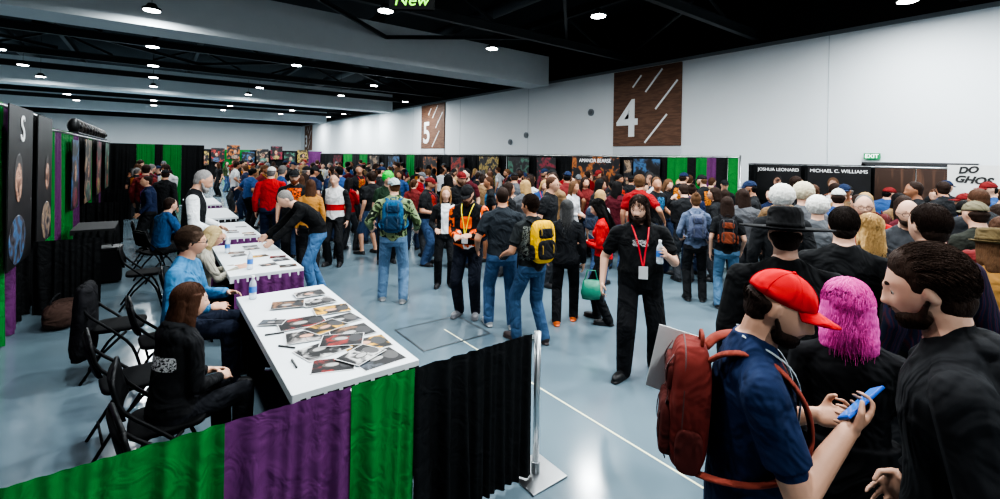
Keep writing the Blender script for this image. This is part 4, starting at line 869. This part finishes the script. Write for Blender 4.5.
hero('person with round white puffy hair in grey',.70,5.0,0,1.72,shirt=GY,pants=BK,hair='puff',hc=HR['white'])
hero('person in pale cap and blue shirt',.745,6.0,0,1.78,shirt=c(50,70,110),pants=JD,cap=c(190,190,185),hair='short')
i=hero('bearded person in red cap and navy tee looking at a phone',.552,1.6,80,1.75,shirt=c(24,40,72),pants=c(40,46,58),cap=c(200,28,34),hair='short',hc=HR['dark'],bigbeard='short',beard=1,w=1.1,hpitch=22,hyaw=14,armR=(-.10,.25,-.12),armL=(-.10,.22,-.17),poleR=(.5,-.4,-1),poleL=(-.4,-.5,-1),hdR=(-.35,.6,.45),hdL=(.5,.6,.3),curlR=45,curlL=55,hnR=(-.3,-.7,.6),hnL=(.3,-.6,.6),lany=c(170,180,182),vox=.006,eyes=1,sm=2,skin=SK[1])
eb=backpack(i,c(110,42,36),c(84,34,30),'rust red backpack with grey trim worn over a tee',strap=c(130,60,48),small=.93)
MB().box((-.165,-.25,.06),(.004,.16,.26),R3(-8,'X')).obj('paper_sheets',mat('white_paper',(.7,.7,.68),.7),M=eb.matrix_basis.copy(),label='stack of white papers tucked beside a red backpack',cat='papers')
phone(i,'R','smartphone in a bright blue case held in both hands',col=c(20,90,190),scr=c(60,120,200))
hero('person with wavy pink hair in a black jacket',.775,1.97,-15,1.58,fem=1,sleeve='long',shirt=c(20,20,23),pants=BK,hair='wavy',hc=HR['pink'],vox=.007,hyaw=10,seed=8,coat=.1,w=1.15)
hero('person with dark swept hair and short beard in black hoodie',1.025,1.42,-94,1.84,sleeve='long',shirt=c(24,25,28),pants=BK,hair='swept',hc=c(50,35,27),beard=1,bigbeard='short',hood=1,w=1.16,vox=.006,eyes=1,sm=1,hyaw=0,hpitch=15,skin=SK[0],seed=4,armR=(.05,.1,-.48))
p=spot(.205,5.75); e=empty('shopping_bag',T(p[0],p[1],.34)@RZ(-40),'green plastic shopping bag hanging from a hand','bag')
MB().ell([((0,0,0),(1,0,0),(0,1,0),.11,.05),((0,0,.08),(1,0,0),(0,1,0),.13,.06),((0,0,.24),(1,0,0),(0,1,0),.1,.03)],20).obj('bag_body',mat('green_plastic',c(50,130,105),.4,0,(20,.5,.01)),e,True)
MB().path([(-.08,0,.23),(-.05,0,.36),(.05,0,.36),(.08,0,.23)],.008).obj('handle',mat('green_plastic',c(50,130,105),.4),e)
# ================================================================= CROWD
PR=[('extra',(0,.2,1.27),(.1,.18,.12)),('extra',(0,-.2,1.27),(.12,.18,.14))]
base=[dict(fem=0,w=1.05,decals=PR),dict(fem=0,w=1.22,belly=.06,armR=(.02,.24,-.32),armL=(.1,.05,-.5),beard=1,decals=PR),dict(fem=1,sleeve='long',armR=(-.04,.24,-.28),armL=(-.02,.22,-.34)),dict(fem=1,sleeve='short',hyaw=30,decals=PR),
 dict(fem=0,sleeve='long',hyaw=-35,footR=(.12,.1),decals=PR[1:]),dict(fem=0,sleeve='long',w=1.1,armR=(-.1,.22,-.2),armL=(-.12,.24,-.24),hpitch=20,armslot='extra2',beard=1),dict(fem=1,sleeve='long',w=1.2,hyaw=-25,armL=(.12,.1,-.46)),dict(fem=0,w=.98,legs='short',armR=(.2,.05,-.35),footL=(.14,.12),decals=PR),
 dict(fem=0,w=1.12,lean=7,side=4,hyaw=40,hroll=6,armR=(.12,-.06,-.46),armL=(.16,.12,-.36),footL=(.2,.1),decals=PR),dict(fem=1,w=1.0,sleeve='long',side=-4,hroll=-6,hpitch=14,armR=(-.1,.26,-.06),armL=(-.1,.26,-.1),footR=(.18,.06))]
prints=[ramp_mat('tee_print',cs,32,n_,.85,const=True,stretch=(1,1,1.4)) for n_,cs in enumerate(([BK,LW,BK,c(120,120,120)],[BK,c(190,50,30),BK,c(200,170,140)],[BK,c(200,120,40),BK,c(90,40,30)],[BK,c(60,120,160),c(20,20,24),LW],[BK,c(150,150,150),BK,c(60,60,60)]))]
GE=[]
for b_ in base:
    q=dict(b_); q.update(h=1.75,vox=.014,sm=2); GE.append((q,person_geo(q)))
shirts=[('black',BK)]*10+[('charcoal',c(45,47,50)),('navy',c(30,42,72)),('grey',c(85,87,91)),('white',c(190,191,193)),('red',c(140,24,28)),('blue',c(46,76,122)),('olive green',c(60,72,46)),('maroon',c(80,24,34)),('tan',c(130,104,76)),('plaid red',c(110,40,40))]
pnts=[('blue jeans',JN),('dark jeans',JD),('black trousers',BK),('black trousers',BK),('grey trousers',c(60,62,66))]
hcs=['dark','black','brown','dark','ltbrown','dark','brown','black','grey']
rc_=random.Random(21); placed=list(HER); cnt=0
def crowd(n,smin,smax,dmin,dmax,gap,face=None,xr=(2.0,11.0),yr=(-9,40),dep=None):
    global cnt
    tries=0; k2=0
    while k2<n and tries<n*60:
        tries+=1
        s=rc_.uniform(smin,smax); d=math.sqrt(rc_.uniform(dmin**2,dmax**2)) if dmax<14 else rc_.uniform(dmin,dmax)
        x,y=spot(s,d)
        if not(xr[0]<x<xr[1] and yr[0]<y<yr[1]): continue
        if dep and not dep(x,y,s,d): continue
        if any((x-a)**2+(y-b2)**2<gap*gap for a,b2 in placed): continue
        placed.append((x,y)); k2+=1; cnt+=1
        gi=rc_.randrange(len(GE)); q,geo=GE[gi]
        sn,sc_=rc_.choice(shirts); pnm,pc=rc_.choice(pnts); hcn=rc_.choice(hcs)
        S=dict(q); hh=rc_.uniform(1.66,1.86) if not q['fem'] else rc_.uniform(1.56,1.72)
        if q['fem']:
            hs_=rc_.choice(['long','long','bob','pony','longcurly','bun'])
            if rc_.random()<.2: hcn='blond'
        else: hs_=rc_.choice(['short','short','swept','fluffy','short','fluffy','swept'])
        S.update(shirt=sc_,pants=pc,hair=hs_,hc=HR[hcn],skin=rc_.choice(SK[:4]+SK[:3]+SK[5:]),vox0=.02,group='people in the convention crowd')
        if sn in('black','charcoal','navy') and rc_.random()<.65: S['extra']=rc_.choice(prints)
        if not q['fem'] and rc_.random()<.35: S['cap']=rc_.choice([BK,BK,NV,c(110,30,30),GY])
        if not q['fem'] and rc_.random()<.35: S['bigbeard']=rc_.choice(['short',1])
        if rc_.random()<.25: S['glasses']=1
        if rc_.random()<.25: S['lany']=rc_.choice([c(190,20,40),c(200,180,40),c(40,90,190),c(200,200,200)])
        S['label']='person in %s top and %s %s'%(sn,pnm,'wearing a cap' if S.get('cap') else 'standing in the crowd')
        rel=rc_.gauss(0,60) if face is None else rc_.gauss(face,50)
        if rc_.random()<.3: rel+=180
        wf=rc_.uniform(.97,1.12); MM=PM((x,y),YAW+rel)@Matrix.Diagonal((hh/1.75*wf,hh/1.75*wf,hh/1.75,1))
        o,i=make_person(S,MM,geo)
        if d<9 and rc_.random()<.25:
            i2=dict(i); i2['M']=MM; i2['s']=1.0
            cc=rc_.choice([c(30,30,34),c(60,70,90),c(90,40,40)]); backpack(i2,cc,tuple(z*.7 for z in cc),'dark backpack worn by a person in the crowd',group='backpacks in the crowd',small=.9)
def depA(x,y,s,d): return d>8.6 if s<-.05 else True
crowd(78,-.52,.5,7.5,12.5,.6,dep=depA)
crowd(95,-.62,.45,12.5,28,.7,xr=(1.9,11.0))
crowd(14,-.8,-.6,9.5,24,.7,xr=(-.9,.35),yr=(9.8,21))
crowd(50,.5,1.12,3.5,8.8,.6,xr=(2.5,12.2),dep=lambda x,y,s,d:(s>.72 or d>4.4) and (s>.62 or d>6.8))
print('people',cnt)
# ================================================================= CAMERA / WORLD
cam=bpy.data.cameras.new('camera'); co=bpy.data.objects.new('camera',cam); COL.objects.link(co)
cam.sensor_width=36; cam.lens=36*455/1000; cam.shift_x=0; cam.shift_y=-(249.5-158)/1000; cam.clip_start=.05; cam.clip_end=200
co.matrix_world=T(0,0,HC)@RZ(-YAW)@Matrix.Rotation(math.radians(90),4,'X')@Matrix.Rotation(math.radians(1.0),4,'Z')
SC.camera=co
w=bpy.data.worlds.new('w'); SC.world=w; w.use_nodes=True; w.node_tree.nodes['Background'].inputs[0].default_value=(.5,.6,.7,1); w.node_tree.nodes['Background'].inputs[1].default_value=.1
SC.view_settings.look='AgX - High Contrast'
SC.view_settings.exposure=0.03
